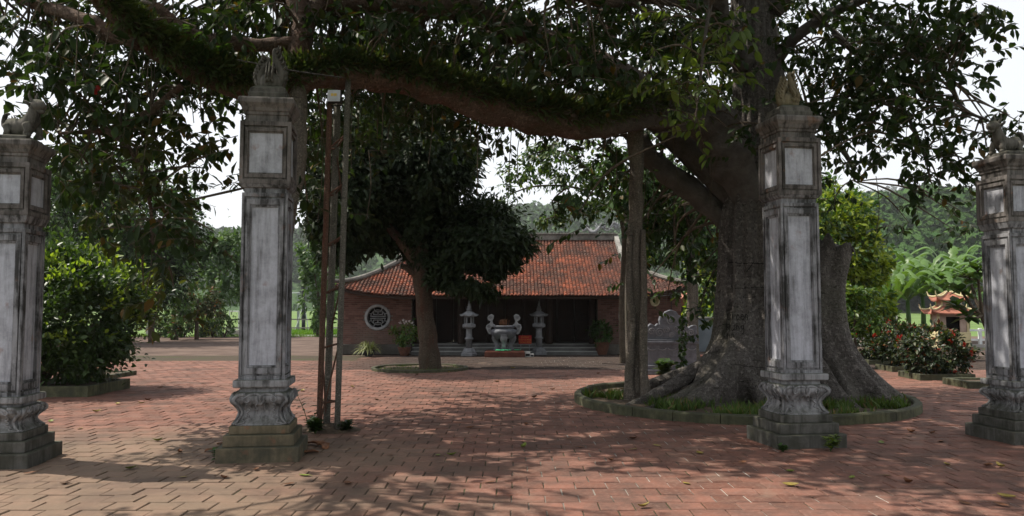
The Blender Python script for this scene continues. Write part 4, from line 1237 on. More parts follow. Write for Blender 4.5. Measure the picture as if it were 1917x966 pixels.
# fascia under the eave, ridge, verges and hips
bb = MB()
for i in range(40):
    x0, x1 = -6.15 + 12.3 * i / 40, -6.15 + 12.3 * (i + 1) / 40
    z0, z1 = roof_z(x0, EAVE_Y) - .075, roof_z(x1, EAVE_Y) - .075
    bb.add([(x0, EAVE_Y + .03, z0 - .05), (x1, EAVE_Y + .03, z1 - .05), (x1, EAVE_Y + .03, z1 + .05), (x0, EAVE_Y + .03, z0 + .05), (x0, EAVE_Y + .07, z0 - .05), (x1, EAVE_Y + .07, z1 - .05), (x1, EAVE_Y + .07, z1 + .05), (x0, EAVE_Y + .07, z0 + .05)], [(0, 1, 2, 3), (7, 6, 5, 4), (0, 4, 5, 1), (3, 2, 6, 7)])
bb.build('fascia', M['wood'], roof)
bb = MB(); bb.box((0, RIDGE_Y, RIDGE_Z + .10), (8.5, .22, .22)); bb.box((0, RIDGE_Y, RIDGE_Z + .235), (8.6, .30, .05)); rdg = bb.build('ridge', M['ridge'], roof, bevel=.01)
bb = MB()
for i in range(60): bb.box((-4.2 + 8.4 * (i + .5) / 60, RIDGE_Y, RIDGE_Z + .28), (.08, .16, .05))
bb.build('ridge_tile', M['ridge'], rdg)
for sg in (-1, 1):
    pts = [(sg * 4.22, RIDGE_Y, RIDGE_Z + .12), (sg * 4.24, (RIDGE_Y + BRK_Y) / 2, roof_z(4, (RIDGE_Y + BRK_Y) / 2) + .12), (sg * 4.26, BRK_Y - .05, roof_z(4, BRK_Y) + .10)]
    bb = MB()
    for a, b2 in zip(pts[:-1], pts[1:]):
        a, b2 = Vector(a), Vector(b2)
        d = b2 - a; ang = math.atan2(d.z, -d.y)
        bb.box((a + b2) / 2, (.17, d.length + .03, .20), M=Matrix.Rotation(-ang, 4, 'X'))
    bb.build('verge', M['verge'], roof, bevel=.01)
    P3 = []
    for t in np.linspace(0, 1, 12):
        yy = BRK_Y + (EAVE_Y - .1 - BRK_Y) * t; x = sg * (BRK_X + (EX + .05 - BRK_X) * t)
        P3.append(Vector((x, yy, roof_z(x, max(yy, EAVE_Y)) + .08 + .10 * t ** 4)))
    bb = MB(); bb.tube(P3, list(np.linspace(.11, .07, 12)), 8); bb.build('hip', M['ridge'], roof)
    q, r_ = smooth_path([P3[-1], P3[-1] + Vector((sg * .12, -.1, .1)), P3[-1] + Vector((sg * .14, -.12, .24)), P3[-1] + Vector((sg * .04, -.05, .28))], [.06, .05, .04, .015], 4)
    bb = MB(); bb.tube(q, r_, 6); bb.build('corner_curl', M['ridge'], roof)
    # ridge dragons
    bb = MB(); pts = []
    for i in range(26):
        t = i / 25; pts.append(Vector((sg * (2.9 + 1.35 * t), RIDGE_Y + .06 * math.sin(t * 14), RIDGE_Z + .36 + .10 * math.sin(t * 15) + .16 * t)))
    bb.tube(pts, [.03 + .05 * math.sin(math.pi * min(1, i / 25 + .25)) for i in range(26)], 7)
    for i in range(1, 25):
        p = pts[i]; bb.tube([p + Vector((0, 0, .05)), p + Vector((random.uniform(-.08, .08), random.uniform(-.05, .05), random.uniform(.12, .26)))], [.035, .006], 5)
    for i in range(8):
        a = 2 * math.pi * i / 8; p = pts[-1]; bb.tube([p, p + Vector((math.cos(a) * .1, 0, math.sin(a) * .1)), p + Vector((math.cos(a + .4) * .2, 0, math.sin(a + .4) * .2 + .04))], [.05, .035, .006], 5)
    bb.build('ridge_dragon', M['stone_light'], rdg, smooth=True)

# ================================================================== THINGS BEFORE THE TEMPLE
def stone_lantern(loc):
    e = empty('stone_lantern', loc)
    bb = MB(); bb.lathe([(.30, 0), (.30, .10), (.26, .12), (.26, .17), (.19, .26), (.145, .29)], 8, rot=math.pi / 8); bb.build('base', M['stone'], e, bevel=.008)
    bb = MB(); bb.lathe([(.115, .285), (.11, .60), (.15, .625), (.155, .65), (.15, .675), (.11, .70), (.105, 1.0), (.12, 1.03)], 16); bb.build('post', M['stone'], e, smooth=True)
    bb = MB(); bb.lathe([(.13, 1.02), (.235, 1.08), (.245, 1.10), (.245, 1.19), (.22, 1.205)], 8, rot=math.pi / 8); bb.build('tray', M['stone'], e, bevel=.006)
    bb = MB()
    for i in range(6):
        a = i * math.pi / 3; bb.box((math.cos(a) * .15, math.sin(a) * .15, 1.34), (.045, .045, .28), rz=a)
    bb.lathe([(.17, 1.20), (.17, 1.235)], 12); bb.lathe([(.175, 1.46), (.18, 1.49)], 12)
    bb.build('light_box', M['stone'], e)
    bb = MB(); n = 24; rs = []
    for r0, z0, lift in ((.17, 1.485, 0), (.29, 1.49, .045), (.30, 1.52, .055), (.22, 1.57, .02), (.14, 1.655, 0), (.08, 1.70, 0), (.075, 1.71, 0)):
        rs.append([((r0 * (1 + (.12 if lift else 0) * abs(math.cos(3 * a)) ** 6)) * math.cos(a), (r0 * (1 + (.12 if lift else 0) * abs(math.cos(3 * a)) ** 6)) * math.sin(a), z0 + lift * abs(math.cos(3 * a)) ** 6) for a in [2 * math.pi * j / n for j in range(n)]])
    bb.rings(rs); bb.build('roof', M['stone'], e, smooth=True)
    bb = MB(); bb.lathe([(.085, 1.70), (.09, 1.78), (.06, 1.80), (.07, 1.84), (.06, 1.88), (.035, 1.90), (.045, 1.94), (.02, 2.0), (.008, 2.08)], 12); bb.build('finial', M['stone'], e, smooth=True)
    return e
L1 = stone_lantern(gnd(878, 666)); tag(L1, 'grey stone lantern left of the incense burner', 'lantern', 'stone lanterns before the temple')
L1.scale = (1, 1, .92)
L2 = copy_tree(L1); L2.location = gnd(1009, 664); tag(L2, 'grey stone lantern right of the incense burner and red sign', 'lantern', 'stone lanterns before the temple')

plat = empty('offering_platform', gnd(945, 668)); tag(plat, 'low brown tiled platform under the incense burner', 'platform')
bb = MB(); bb.box((0, .25, .09), (1.36, 1.0, .18)); bb.build('slab', M['brown_tile'], plat, bevel=.012)
bb = MB(); bb.box((0, .25, .185), (1.30, .94, .03)); bb.build('top_tile', M['brown_tile'], plat, bevel=.004)
bc = gnd(943, 668) + Vector((0, .42, .2))
burner = empty('incense_burner', bc); tag(burner, 'big carved grey stone incense urn with scrolled handles', 'urn')
bb = MB(); bb.lathe([(.36, 0), (.37, .02), (.37, .05), (.33, .07)], 28); bb.build('base', M['stone_dark'], burner, smooth=False)
bb = MB(); prof = [(.18, .40), (.30, .42), (.40, .50), (.45, .60), (.46, .66), (.42, .72), (.34, .745), (.33, .78), (.39, .80), (.40, .84), (.38, .86), (.33, .85), (.30, .78)]
n = 40; rs = []
for r0, z0 in prof:
    rs.append([((r0 * (1 + (.035 * math.sin(9 * a) * math.sin(z0 * 40) if .45 < z0 < .72 else 0))) * math.cos(a), (r0 * (1 + (.035 * math.sin(9 * a) * math.sin(z0 * 40) if .45 < z0 < .72 else 0))) * math.sin(a), z0) for a in [2 * math.pi * j / n for j in range(n)]])
bb.rings(rs, True, False); bb.build('bowl', M['stone_dark'], burner, smooth=True)
for a in (-math.pi / 2, math.pi / 6, 5 * math.pi / 6):
    bb = MB(); q, r_ = smooth_path([(math.cos(a) * r0, math.sin(a) * r0, z0) for r0, z0 in ((.30, .52), (.36, .40), (.30, .25), (.25, .12), (.30, .05))], [.13, .12, .085, .075, .09], 4)
    bb.tube(q, r_, 10, .25, 1); bb.build('leg', M['stone'], burner, smooth=True)
bb = MB(); bb.box((0, -.41, .44), (.16, .08, .16)); bb.box((0, -.42, .54), (.2, .09, .05)); bb.box((0, -.40, .26), (.12, .07, .24)); bb.build('mask', M['stone'], burner, bevel=.012)
for sg in (-1, 1):
    out = [(.36, .70), (.45, .55), (.52, .56), (.58, .68), (.63, .78), (.60, .88), (.50, .93), (.46, 1.0), (.55, 1.05), (.58, 1.13), (.52, 1.22), (.42, 1.26), (.34, 1.20), (.36, 1.10), (.40, 1.02), (.37, .92), (.30, .88), (.32, .82), (.42, .80), (.46, .74), (.42, .68)]
    bb = MB(); bb.prism([(sg * x, z) for x, z in (out if sg > 0 else out)], -.045, .045) if sg > 0 else bb.prism([(sg * x, z) for x, z in reversed(out)], -.045, .045)
    h = bb.build('handle', M['stone_light'], burner, bevel=.01)
    bb = MB()
    for (cx, cz, r0) in ((.49, .68, .06), (.52, .83, .06), (.47, 1.14, .055)):
        q = [(sg * (cx + r0 * (1 - i / 26) * math.cos(i * .5)), -.05, cz + r0 * (1 - i / 26) * math.sin(i * .5)) for i in range(22)]
        bb.tube(q, .012, 5)
    bb.build('scroll', M['stone'], h)
bb = MB(); bb.lathe([(.34, .79), (.2, .83), (.05, .86)], 16); ash = bb.build('ash', M['soil'], burner, smooth=True)
bb = MB()
for i in range(46):
    a, r0 = random.uniform(0, 6.28), abs(random.gauss(0, .07)); p = Vector((r0 * math.cos(a), r0 * math.sin(a), .80))
    bb.tube([p, p + Vector((random.gauss(0, .05), random.gauss(0, .05), random.uniform(.16, .30)))], .007, 4)
bb.build('incense_stubs', M['drybark'], burner)

def cloth(loc, w, d, name, label, seed):
    bb = MB(); n = 12
    for j in range(n + 1):
        for i in range(n + 1):
            u, v = i / n - .5, j / n - .5
            k = 1 + .35 * mnoise.noise(Vector((u * 3 + seed, v * 3, 0)))
            bb.v.append((u * w * k, v * d * k, .02 + .045 * abs(mnoise.noise(Vector((u * 6 + seed, v * 6, 5)))) + .01 * random.random()))
    bb.f = [(j * (n + 1) + i, j * (n + 1) + i + 1, (j + 1) * (n + 1) + i + 1, (j + 1) * (n + 1) + i) for j in range(n) for i in range(n)]
    o = bb.build(name, M['green_cloth'], None, smooth=True); o.location = loc
    md = o.modifiers.new('thickness', 'SOLIDIFY'); md.thickness = .006
    return tag(o, label, 'netting', 'green netting on the platform')
c0 = gnd(945, 668)
cloth(c0 + Vector((-.05, -.06, .205)), .48, .25, 'green_netting', 'larger crumpled green netting on the brown platform', 1)
cloth(c0 + Vector((.42, -.02, .205)), .22, .25, 'green_netting', 'small crumpled green netting at the platform right end', 6)
for (px, w, h, d, lb) in ((988, .17, .16, .25, 'small white carton with dark front beside the brown platform'), (996, .12, .10, .2, 'smallest white carton right of the brown platform')):
    p = gnd(px, 668); e = empty('carton', p + Vector((0, .05, 0))); tag(e, lb, 'carton', 'cartons beside the platform')
    bb = MB(); bb.box((0, 0, h / 2), (w, d, h)); bb.build('box', M['white_box'], e, bevel=.006)
    bb = MB(); bb.box((0, -d / 2 - .003, h * .42), (w * .8, .004, h * .5)); bb.build('front_label', M['black'], e)
    bb = MB(); bb.box((0, 0, h + .006), (w * 1.02, d * 1.02, .012)); bb.build('lid', M['white_box'], e)

sign = empty('sign_board', at(983, 650, 28.35) * Vector((1, 1, 0)) if False else Vector((at(983, 650, 28.4).x, 28.4, 0))); tag(sign, 'red notice board with yellow lettering beside the incense urn', 'sign')
bb = MB(); bb.box((0, 0, .55), (.46, .025, .30)); board = bb.build('board', M['red_sign'], sign, bevel=.008)
for x in (-.15, .15):
    bb = MB(); bb.tube([(x, .03, 0), (x, .03, .66)], .012, 6); bb.build('leg', M['grey_metal'], sign)
def text_mesh(txt, size, m, parent, loc, name='lettering', rz=0.0, extrude=.002):
    cu = bpy.data.curves.new('lettering', 'FONT'); cu.body = txt; cu.size = size; cu.align_x = 'CENTER'; cu.align_y = 'CENTER'; cu.extrude = extrude; cu.resolution_u = 2; cu.offset = 0
    tmp = bpy.data.objects.new('tmp_text', cu); COL.objects.link(tmp)
    dg = bpy.context.evaluated_depsgraph_get(); dg.update()
    me = bpy.data.meshes.new_from_object(tmp.evaluated_get(dg))
    bpy.data.objects.remove(tmp); bpy.data.curves.remove(cu)
    me.materials.clear(); o = link_mesh(name, me, m, parent)
    o.location = loc; o.rotation_euler = (R(90), 0, rz); return o
text_mesh('KHÔNG', .075, M['yellow_paint'], board, (0, -.017, .635))
text_mesh('THẮP HƯƠNG', .072, M['yellow_paint'], board, (0, -.017, .545))
text_mesh('TRONG ĐỀN', .072, M['yellow_paint'], board, (0, -.017, .455))

# pot plants
def pot(e, r, h, m):
    bb = MB(); bb.lathe([(r * .62, 0), (r * .9, h * .5), (r, h * .86), (r * 1.12, h * .88), (r * 1.12, h), (r * .98, h), (r * .9, h * .9)], 18, cap1=True); bb.build('pot', m, e, smooth=False)
e = empty('spider_plant', gnd(690, 667)); tag(e, 'potted spider plant with arching striped leaves below the round window', 'potted plant')
pot(e, .2, .2, M['pot_dark'])
M['leaf_spider'] = m_leaf('spider plant leaf', (.10, .14, .035), (.33, .34, .16), .35, .5)
bb = MB()
P_, D_, U_, S_ = [], [], [], []
for i in range(150):
    a = random.uniform(0, 6.28); el = random.uniform(.1, 1.4); d = Vector((math.cos(a) * math.cos(el), math.sin(a) * math.cos(el), math.sin(el)))
    L = random.uniform(.3, .52); p0 = Vector((math.cos(a) * .08, math.sin(a) * .08, .2)); sd = Vector((-math.sin(a), math.cos(a), 0)) * .014
    pts = [p0, p0 + d * L * .5, p0 + d * L * .85 + Vector((0, 0, -.08)), p0 + d * L * 1.05 + Vector((math.cos(a) * .05, math.sin(a) * .05, -.22))]
    k = len(bb.v)
    for q_, w_ in zip(pts, (.6, 1, .8, .1)): bb.v += [tuple(q_ - sd * w_), tuple(q_ + sd * w_)]
    bb.f += [(k + 2 * t, k + 2 * t + 1, k + 2 * t + 3, k + 2 * t + 2) for t in range(3)]
bb.build('leaves', M['leaf_spider'], e)
def potted_bush(name, px, py, label, r, h, cz, mats, leaf, n, flowers=None, potm='pot', ph=.3, pr=.22):
    e = empty(name, gnd(px, py)); tag(e, label, 'potted plant'); pot(e, pr, ph, M[potm])
    bb = MB()
    for i in range(7):
        a = random.uniform(0, 6.28); tip = Vector((math.cos(a) * r * .6, math.sin(a) * r * .5, cz + random.uniform(-.2, .35) * h))
        q, r_ = smooth_path([(0, 0, ph * .9), (tip.x * .3 + random.uniform(-.05, .05), tip.y * .3, ph + (tip.z - ph) * .5), tip], [.022, .014, .006], 4); bb.tube(q, r_, 5)
    bb.build('stem', M['bark_thin'], e)
    crown('foliage', (0, 0, cz), (r, r * .85, h), n, 22, leaf, T_LEAF, mats, e, .3, .26, .45)
    if flowers:
        p, o = crown_points((0, 0, cz + .08), (r, r * .85, h), flowers, 9, .12, .8)
        for pi, oi in zip(p[:16], o[:16]):
            w_ = rng.normal(size=(6, 3)); leaf_mesh('flower', np.tile(pi, (6, 1)), oi + w_ * .7, rng.normal(size=(6, 3)), .07 + .04 * rng.random(6), T_LEAF, M['petal_white'], e)
    return e
potted_bush('potted_bougainvillea', 757, 666, 'tall potted shrub with pale blossoms beside the mango trunk', .42, .42, .82, [M['leaf_green'], M['leaf_bright']], .12, 620, 40)
potted_bush('potted_shrub', 1127, 664, 'rounded green potted shrub at the right end of the steps', .45, .32, .78, [M['leaf_green'], M['leaf_shrub']], .12, 620, None, 'pot', .45, .26)

# loudspeaker and box under the eave
sp = empty('horn_loudspeaker', at(1228, 564, 28.3)); tag(sp, 'cream horn loudspeaker under the temple eave at right', 'loudspeaker'); sp.rotation_euler = (0, 0, R(-28))
bb = MB(); Mh = Matrix.Rotation(R(90), 4, 'X')
rs = []
for r0, y0 in ((.03, .10), (.045, .02), (.07, -.04), (.12, -.10), (.175, -.13), (.18, -.125), (.165, -.118), (.10, -.07), (.03, .02)):
    rs.append([(r0 * math.cos(a), y0, r0 * math.sin(a)) for a in np.linspace(0, 2 * math.pi, 24, endpoint=False)])
bb.rings(rs); bb.build('horn', M['horn'], sp, smooth=True)
bb = MB(); rs = [[(r0 * math.cos(a), y0, r0 * math.sin(a)) for a in np.linspace(0, 2 * math.pi, 14, endpoint=False)] for r0, y0 in ((.07, .09), (.08, .12), (.08, .22), (.05, .25))]
bb.rings(rs); bb.build('driver', M['black'], sp)
bb = MB(); bb.tube([(0, .18, .06), (.06, .24, .18), (.30, .72, .22)], .015, 6); bb.build('bracket', M['grey_metal'], sp)
bx = empty('junction_box', at(1262, 553, 28.9)); tag(bx, 'small pale metal box mounted under the temple corner', 'box')
bb = MB(); bb.box((0, 0, 0), (.26, .16, .20)); bb.build('housing', M['wall_grey'], bx, bevel=.012)
bb = MB(); bb.box((0, -.085, 0), (.22, .012, .16)); bb.build('cover', M['grey_metal'], bx, bevel=.004)
bb = MB(); bb.tube([(-.1, .03, -.1), (-.1, .05, -1.2)], .014, 6); bb.build('conduit', M['black'], bx)

# stone screen (stele) right of the banyan root
stl = empty('stone_screen', (at(1256, 690, 20.6).x, 20.6, 0)); tag(stl, 'dark carved stone screen with scalloped top behind the aerial root', 'stone screen')
bb = MB(); bb.box((0, 0, .06), (1.5, .6, .12)); bb.box((0, 0, .17), (1.36, .5, .12)); bb.build('foot', M['stone_dark'], stl, bevel=.012)
bb = MB(); bb.box((0, 0, .50), (1.24, .36, .56)); base = bb.build('base', M['stone_dark'], stl, bevel=.01)
bb = MB(); bb.box((0, 0, .80), (1.34, .44, .06)); bb.box((0, 0, .855), (1.26, .38, .05)); bb.build('cap', M['stone_dark'], base, bevel=.01)
out = [(-.66, .88), (.66, .88), (.66, 1.22), (.58, 1.24), (.48, 1.20), (.44, 1.16), (.40, 1.22), (.34, 1.28), (.28, 1.26), (.30, 1.36), (.27, 1.46), (.18, 1.50), (.14, 1.58), (0, 1.63), (-.14, 1.58), (-.18, 1.50), (-.27, 1.46), (-.30, 1.36), (-.28, 1.26), (-.34, 1.28), (-.40, 1.22), (-.52, 1.28), (-.60, 1.20), (-.66, 1.05)]
bb = MB(); bb.prism(list(reversed(out)), -.11, .11); pan = bb.build('panel', M['stone_dark'], stl, bevel=.012)
bb = MB()
for (cx, cz, r0, sg) in ((-.3, 1.05, .12, 1), (.3, 1.05, .12, -1), (0, 1.35, .13, 1), (-.12, 1.12, .08, -1), (.14, 1.14, .08, 1), (0, .98, .07, 1), (-.5, 1.08, .09, 1), (.5, 1.05, .09, -1)):
    bb.tube([(cx + sg * r0 * (1 - i / 30) * math.cos(i * .45), -.115, cz + r0 * (1 - i / 30) * math.sin(i * .45)) for i in range(26)], .014, 5)
bb.build('carving', M['stone'], pan)
bb = MB()
for i in range(5): bb.tube([(-.5 + .25 * i + .1 * math.cos(t), -.185, .66 + .05 * math.sin(t)) for t in np.linspace(math.pi, 2 * math.pi, 9)], .013, 5)
bb.build('carving', M['stone'], base)

# aerial-root trees beyond the screen
def root_bundle(px, py0, py1, Y, label, n, r, name='root_trunk'):
    g = at(px, py0, Y); e = empty(name, (g.x, Y, 0)); tag(e, label, 'tree trunk', 'stems behind the banyan')
    zt = at(px, py1, Y).z
    bb = MB()
    for i in range(n):
        x0, y0 = random.uniform(-1, 1) * r, random.uniform(-.6, .6) * r
        pts = [(x0 * 1.7, y0 * 1.7, -.02), (x0, y0, .5), (x0 * .8 + random.uniform(-.04, .04), y0, zt * .5), (x0 * .9, y0, zt)]
        q, r_ = smooth_path(pts, [r * .75, r * .5, r * .42, r * .4], 6); bb.tube(q, r_, 9, .2, i)
    bb.build('trunk', M['root'], e, smooth=True)
    return e
e1 = root_bundle(1170, 673, 330, 25.8, 'slim bundle of pale stems close before the temple wall', 5, .17)
e2 = root_bundle(1297, 690, 380, 23.5, 'twin grey stem standing right of the stone screen', 4, .24)
mcrown([(1260, 420, 75, 60), (1230, 370, 70, 60), (1310, 450, 45, 55), (1240, 465, 30, 28), (1180, 330, 60, 60), (1280, 350, 70, 60)], .2, T_LEAF, [M['leaf_dark'], M['leaf_green']], e2, 23.5, .34, 1.0)
# thin tree whose small-leaved boughs fill the gap above the temple
lt = empty('slender_tree', (at(1150, 600, 25.0).x, 24.6, 0)); tag(lt, 'slender small-leaved tree with thin boughs over the temple ridge', 'tree')
bb = MB()
for pth, r0, r1 in (([(1166, 690), (1164, 560), (1168, 440), (1150, 380), (1120, 340)], .10, .05), ([(1150, 380), (1080, 352), (1010, 348), (960, 362), (935, 385)], .045, .012), ([(1120, 340), (1080, 300), (1030, 280), (970, 300)], .045, .012), ([(1060, 352), (1035, 375), (1040, 400), (1055, 430)], .03, .01), ([(1040, 405), (1010, 415), (1000, 430)], .02, .008)):
    q, r_ = smooth_path([at(px, py, 24.6 + (.3 * i)) for i, (px, py) in enumerate(pth)], list(np.linspace(r0, r1, len(pth))), 5); bb.tube(q, r_, 7, .15, 2)
rel(lt, bb.build('trunk', M['bark_thin'], lt, smooth=True))
mcrown([(975, 325, 42, 32), (1020, 300, 42, 34), (1070, 330, 44, 38), (1050, 280, 50, 30), (1110, 300, 45, 50), (1090, 370, 40, 34), (1140, 350, 40, 60), (1030, 410, 30, 22), (1075, 410, 36, 18), (1060, 385, 22, 20), (950, 360, 20, 18)], .16, T_DIAM, [M['leaf_green'], M['leaf_dark'], M['leaf_bright']], lt, 25.4, .30, .5)

# ================================================================== MAST AND FLOODLIGHT
mast = empty('lattice_mast', gnd(614, 808)); tag(mast, 'tall leaning three-legged mast of rusty and grey poles beside the pillar', 'mast')
mY = mast.location.y
def mp(px, py, dy=0): return at(px, py, mY + dy) - Vector(mast.location)
legs = [((597, 806, -.05), (618, 180, -.05), .040, 'rust'), ((611, 806, .22), (632, 180, .22), .050, 'steel'), ((631, 806, -.02), (652, 146, -.02), .041, 'steel')]
LG = []
for a, b2, r, m in legs:
    A, B = mp(*a), mp(*b2); bb = MB(); A.z = max(A.z, -.02) if a[1] > 700 else A.z; A.z = -.03
    n = 12; bb.tube([A.lerp(B, t / n) for t in range(n + 1)], r, 12, .06, 2); bb.build('pole', M[m], mast, smooth=True); LG.append((A, B))
for t in (.09, .25, .41, .55, .70, .84):
    for i, j in ((0, 1), (1, 2), (0, 2)):
        bb = MB(); bb.tube([LG[i][0].lerp(LG[i][1], t), LG[j][0].lerp(LG[j][1], t)], .014, 6); bb.build('rung', M['rust'], mast)
for t0, t1, i, j in ((.02, .26, 0, 2), (.26, .02, 0, 1), (.28, .42, 1, 2), (.62, .84, 2, 1)):
    bb = MB(); bb.tube([LG[i][0].lerp(LG[i][1], t0), LG[j][0].lerp(LG[j][1], t1)], .012, 6); bb.build('brace', M['rust'], mast)
bb = MB(); bb.box(mp(642, 141, .1), (.27, .5, .06)); bb.build('top_plank', M['wood_old'], mast, bevel=.008)
fl = empty('floodlight', at(625, 179, mY - .18)); tag(fl, 'small square floodlight fixed near the mast top', 'lamp'); fl.rotation_euler = (R(-8), 0, 0)
bb = MB(); bb.box((0, .04, 0), (.19, .06, .18)); bb.build('housing', M['black'], fl, bevel=.008)
bb = MB(); bb.box((0, .004, 0), (.175, .012, .165)); bb.build('reflector', M['lamp_glass'], fl, bevel=.004)
for x in (-.022, .022):
    bb = MB(); bb.box((x, -.006, .012), (.036, .012, .036)); bb.build('chip', M['led'], fl)
bb = MB(); bb.tube([(-.1, .05, 0), (-.1, .12, -.1), (.1, .12, -.1), (.1, .05, 0)], .01, 6); bb.build('bracket', M['black'], fl)
# cable from the pillar finial to the mast
p0, p1 = at(445, 112, 9.9), at(640, 145, 10.7); mid_ = p0.lerp(p1, .5) + Vector((0, 0, -.02))
bb = MB(); bb.tube(smooth_path([p0, mid_, p1], [.008] * 3, 8)[0], .009, 6)
tag(bb.build('cable', M['wire']), 'thin cable strung from the limb past the finial to the mast', 'cable')

# ================================================================== LEFT SIDE
def planter(name, px0, px1, py, depth, h, label, m='mossbed'):
    a, b2 = gnd(px0, py), gnd(px1, py); w = b2.x - a.x; Y = a.y
    e = empty(name, ((a.x + b2.x) / 2, Y, 0)); tag(e, label, 'planter', 'low planter kerbs')
    for (cx, cy_, sx, sy) in ((0, .06, w, .12), (0, depth - .06, w, .12), (-w / 2 + .06, depth / 2, .12, depth - .24), (w / 2 - .06, depth / 2, .12, depth - .24)):
        bb = MB(); bb.box((cx, cy_, h / 2 - .01), (sx, sy, h + .02)); bb.build('kerb', M[m], e, bevel=.012)
    bb = MB(); bb.box((0, depth / 2, h * .35), (w - .24, depth - .24, h * .7)); bb.build('soil', M['soil'], e)
    return e
planter('planter', -60, 164, 743, 1.7, .20, 'dark low planter under the big left shrub')
planter('planter', 122, 212, 709, 1.2, .10, 'small low planter behind the big left shrub')
shrub = empty('big_shrub', (gnd(95, 730).x, 16.2, .1)); tag(shrub, 'big dense rounded shrub with bright tips beside the left edge pillar', 'shrub')
bb = MB()
for i in range(6):
    a = i * 1.05; q, r_ = smooth_path([(random.uniform(-.1, .1), 0, 0), (math.cos(a) * .3 + .1, math.sin(a) * .3, .5), (math.cos(a) * .8 + .3, math.sin(a) * .7, 1.2), (math.cos(a) * 1.1 + .4, math.sin(a) * .9, 1.9)], [.06, .045, .03, .012], 4); bb.tube(q, r_, 7)
bb.build('stem', M['bark_thin'], shrub)
crown('foliage', (.3, .1, 1.38), (1.52, 1.3, 1.25), 19000, 190, .12, T_LEAF, [M['leaf_shrub']], shrub, .0, .17, .62)
p, o = crown_points((.3, .1, 1.42), (1.64, 1.44, 1.34), 2300, 120, .09, .95)  # brighter tips over the crown: sunlight put into their leaf colour
keep = (o[:, 2] > -.35); p, o = p[keep], o[keep]
leaf_mesh('sunlit_tips', p, o + rng.normal(size=p.shape) * .6 + np.array([0, 0, .4]), rng.normal(size=p.shape) + np.array([0, 0, 1]), .10 + .05 * rng.random(len(p)), T_LEAF, M['leaf_shrub_tip'], shrub)

def bg_tree(name, px, pyb, Y, specs, leaf, mats, label, dens, r0=.12, group=None, tm=T_DIAM, top=None, m='bark_mid', lean=0, droop=.25):
    g = at(px, pyb, Y); e = empty(name, (g.x, Y, 0)); tag(e, label, 'tree', group)
    ztop = at(px, top if top else specs[0][1], Y).z
    bb = MB(); q, r_ = smooth_path([(0, 0, -.05), (lean * .3, 0, ztop * .35), (lean * .6, .05, ztop * .7), (lean, 0, ztop)], [r0 * 1.25, r0, r0 * .75, r0 * .3], 5); bb.tube(q, r_, 9, .2, 1)
    for (sx, sy, rx, ry) in specs[:8]:
        c = at(sx, sy, Y) - Vector(e.location); b0 = q[int(len(q) * random.uniform(.4, .75))]
        qq, rr_ = smooth_path([b0, b0.lerp(c, .5) + Vector((0, 0, -.1)), c], [r0 * .5, r0 * .3, r0 * .1], 4); bb.tube(qq, rr_, 6)
    bb.build('trunk', M[m], e, smooth=True)
    mcrown(specs, leaf, tm, mats, e, Y, dens, rad_j(specs, Y), droop)
    return e
def rad_j(specs, Y): return min(1.0, .25 * specs[0][2] * Y / F_PX)
bg_tree('shade_tree', 283, 640, 39, [(250, 420, 110, 110), (160, 380, 90, 90), (300, 500, 75, 80), (200, 330, 110, 60), (330, 420, 45, 80), (240, 530, 70, 55)], .24, [M['leaf_green'], M['leaf_mango']], 'large dark green shade tree behind the left shrub', .62, .13, 'trees along the left fence')
bg_tree('slim_tree', 400, 628, 47, [(400, 500, 30, 55), (420, 470, 24, 40), (390, 540, 30, 40), (438, 510, 26, 70), (410, 450, 14, 25), (455, 470, 16, 45)], .28, [M['leaf_far']], 'slim pale green tree left of the tall left pillar', .62, .09, 'trees along the left fence')
bg_tree('small_tree', 368, 630, 43, [(372, 560, 34, 30), (350, 580, 25, 22), (395, 575, 22, 22)], .2, [M['leaf_bush']], 'low round olive tree before the left fence', .95, .1, 'trees along the left fence')
bg_tree('small_tree', 330, 632, 42, [(335, 590, 26, 30), (325, 612, 18, 18)], .2, [M['leaf_bush'], M['leaf_green']], 'shortest bushy tree right of the shade tree trunk', .95, .1, 'trees along the left fence')
bg_tree('slim_tree', 595, 625, 47, [(590, 540, 20, 60), (600, 580, 18, 35), (585, 480, 22, 50), (620, 500, 30, 70)], .28, [M['leaf_far'], M['leaf_green']], 'green tree seen behind the leaning mast', .7, .1, 'trees along the left fence')
bg_tree('slim_tree', 20, 640, 44, [(10, 470, 60, 80), (70, 400, 60, 60), (-50, 420, 70, 80)], .3, [M['leaf_far'], M['leaf_green']], 'tree seen behind the left edge pillar', .6, .12, 'trees along the left fence')
# hedge plants, one by one, along the fence
hl = ['leftmost hedge bush along the far fence', 'second hedge bush from the left along the far fence', 'third hedge bush from the left along the far fence', 'hedge bush before the far fence post', 'yellowish hedge bush right of the far fence post', 'rightmost hedge bush beside the small white goal']
for i, px in enumerate((300, 322, 345, 378, 398, 420)):
    g = gnd(px, 631); e = empty('hedge_bush', g); tag(e, hl[i], 'bush', 'bushes along the far fence')
    bb = MB()
    for k in range(5):
        a = random.uniform(0, 6.28); bb.tube([(0, 0, 0), (math.cos(a) * .25, math.sin(a) * .2, .5), (math.cos(a) * .4, math.sin(a) * .3, .95)], [.03, .02, .008], 5)
    bb.build('stem', M['bark_thin'], e)
    crown('foliage', (0, 0, .72), (.62, .5, .72), 700, 26, .17, T_DIAM, [M['leaf_far'] if i % 2 else M['leaf_bush'], M['leaf_yellow'] if i == 4 else M['leaf_far']], e, .1, .2, .5)
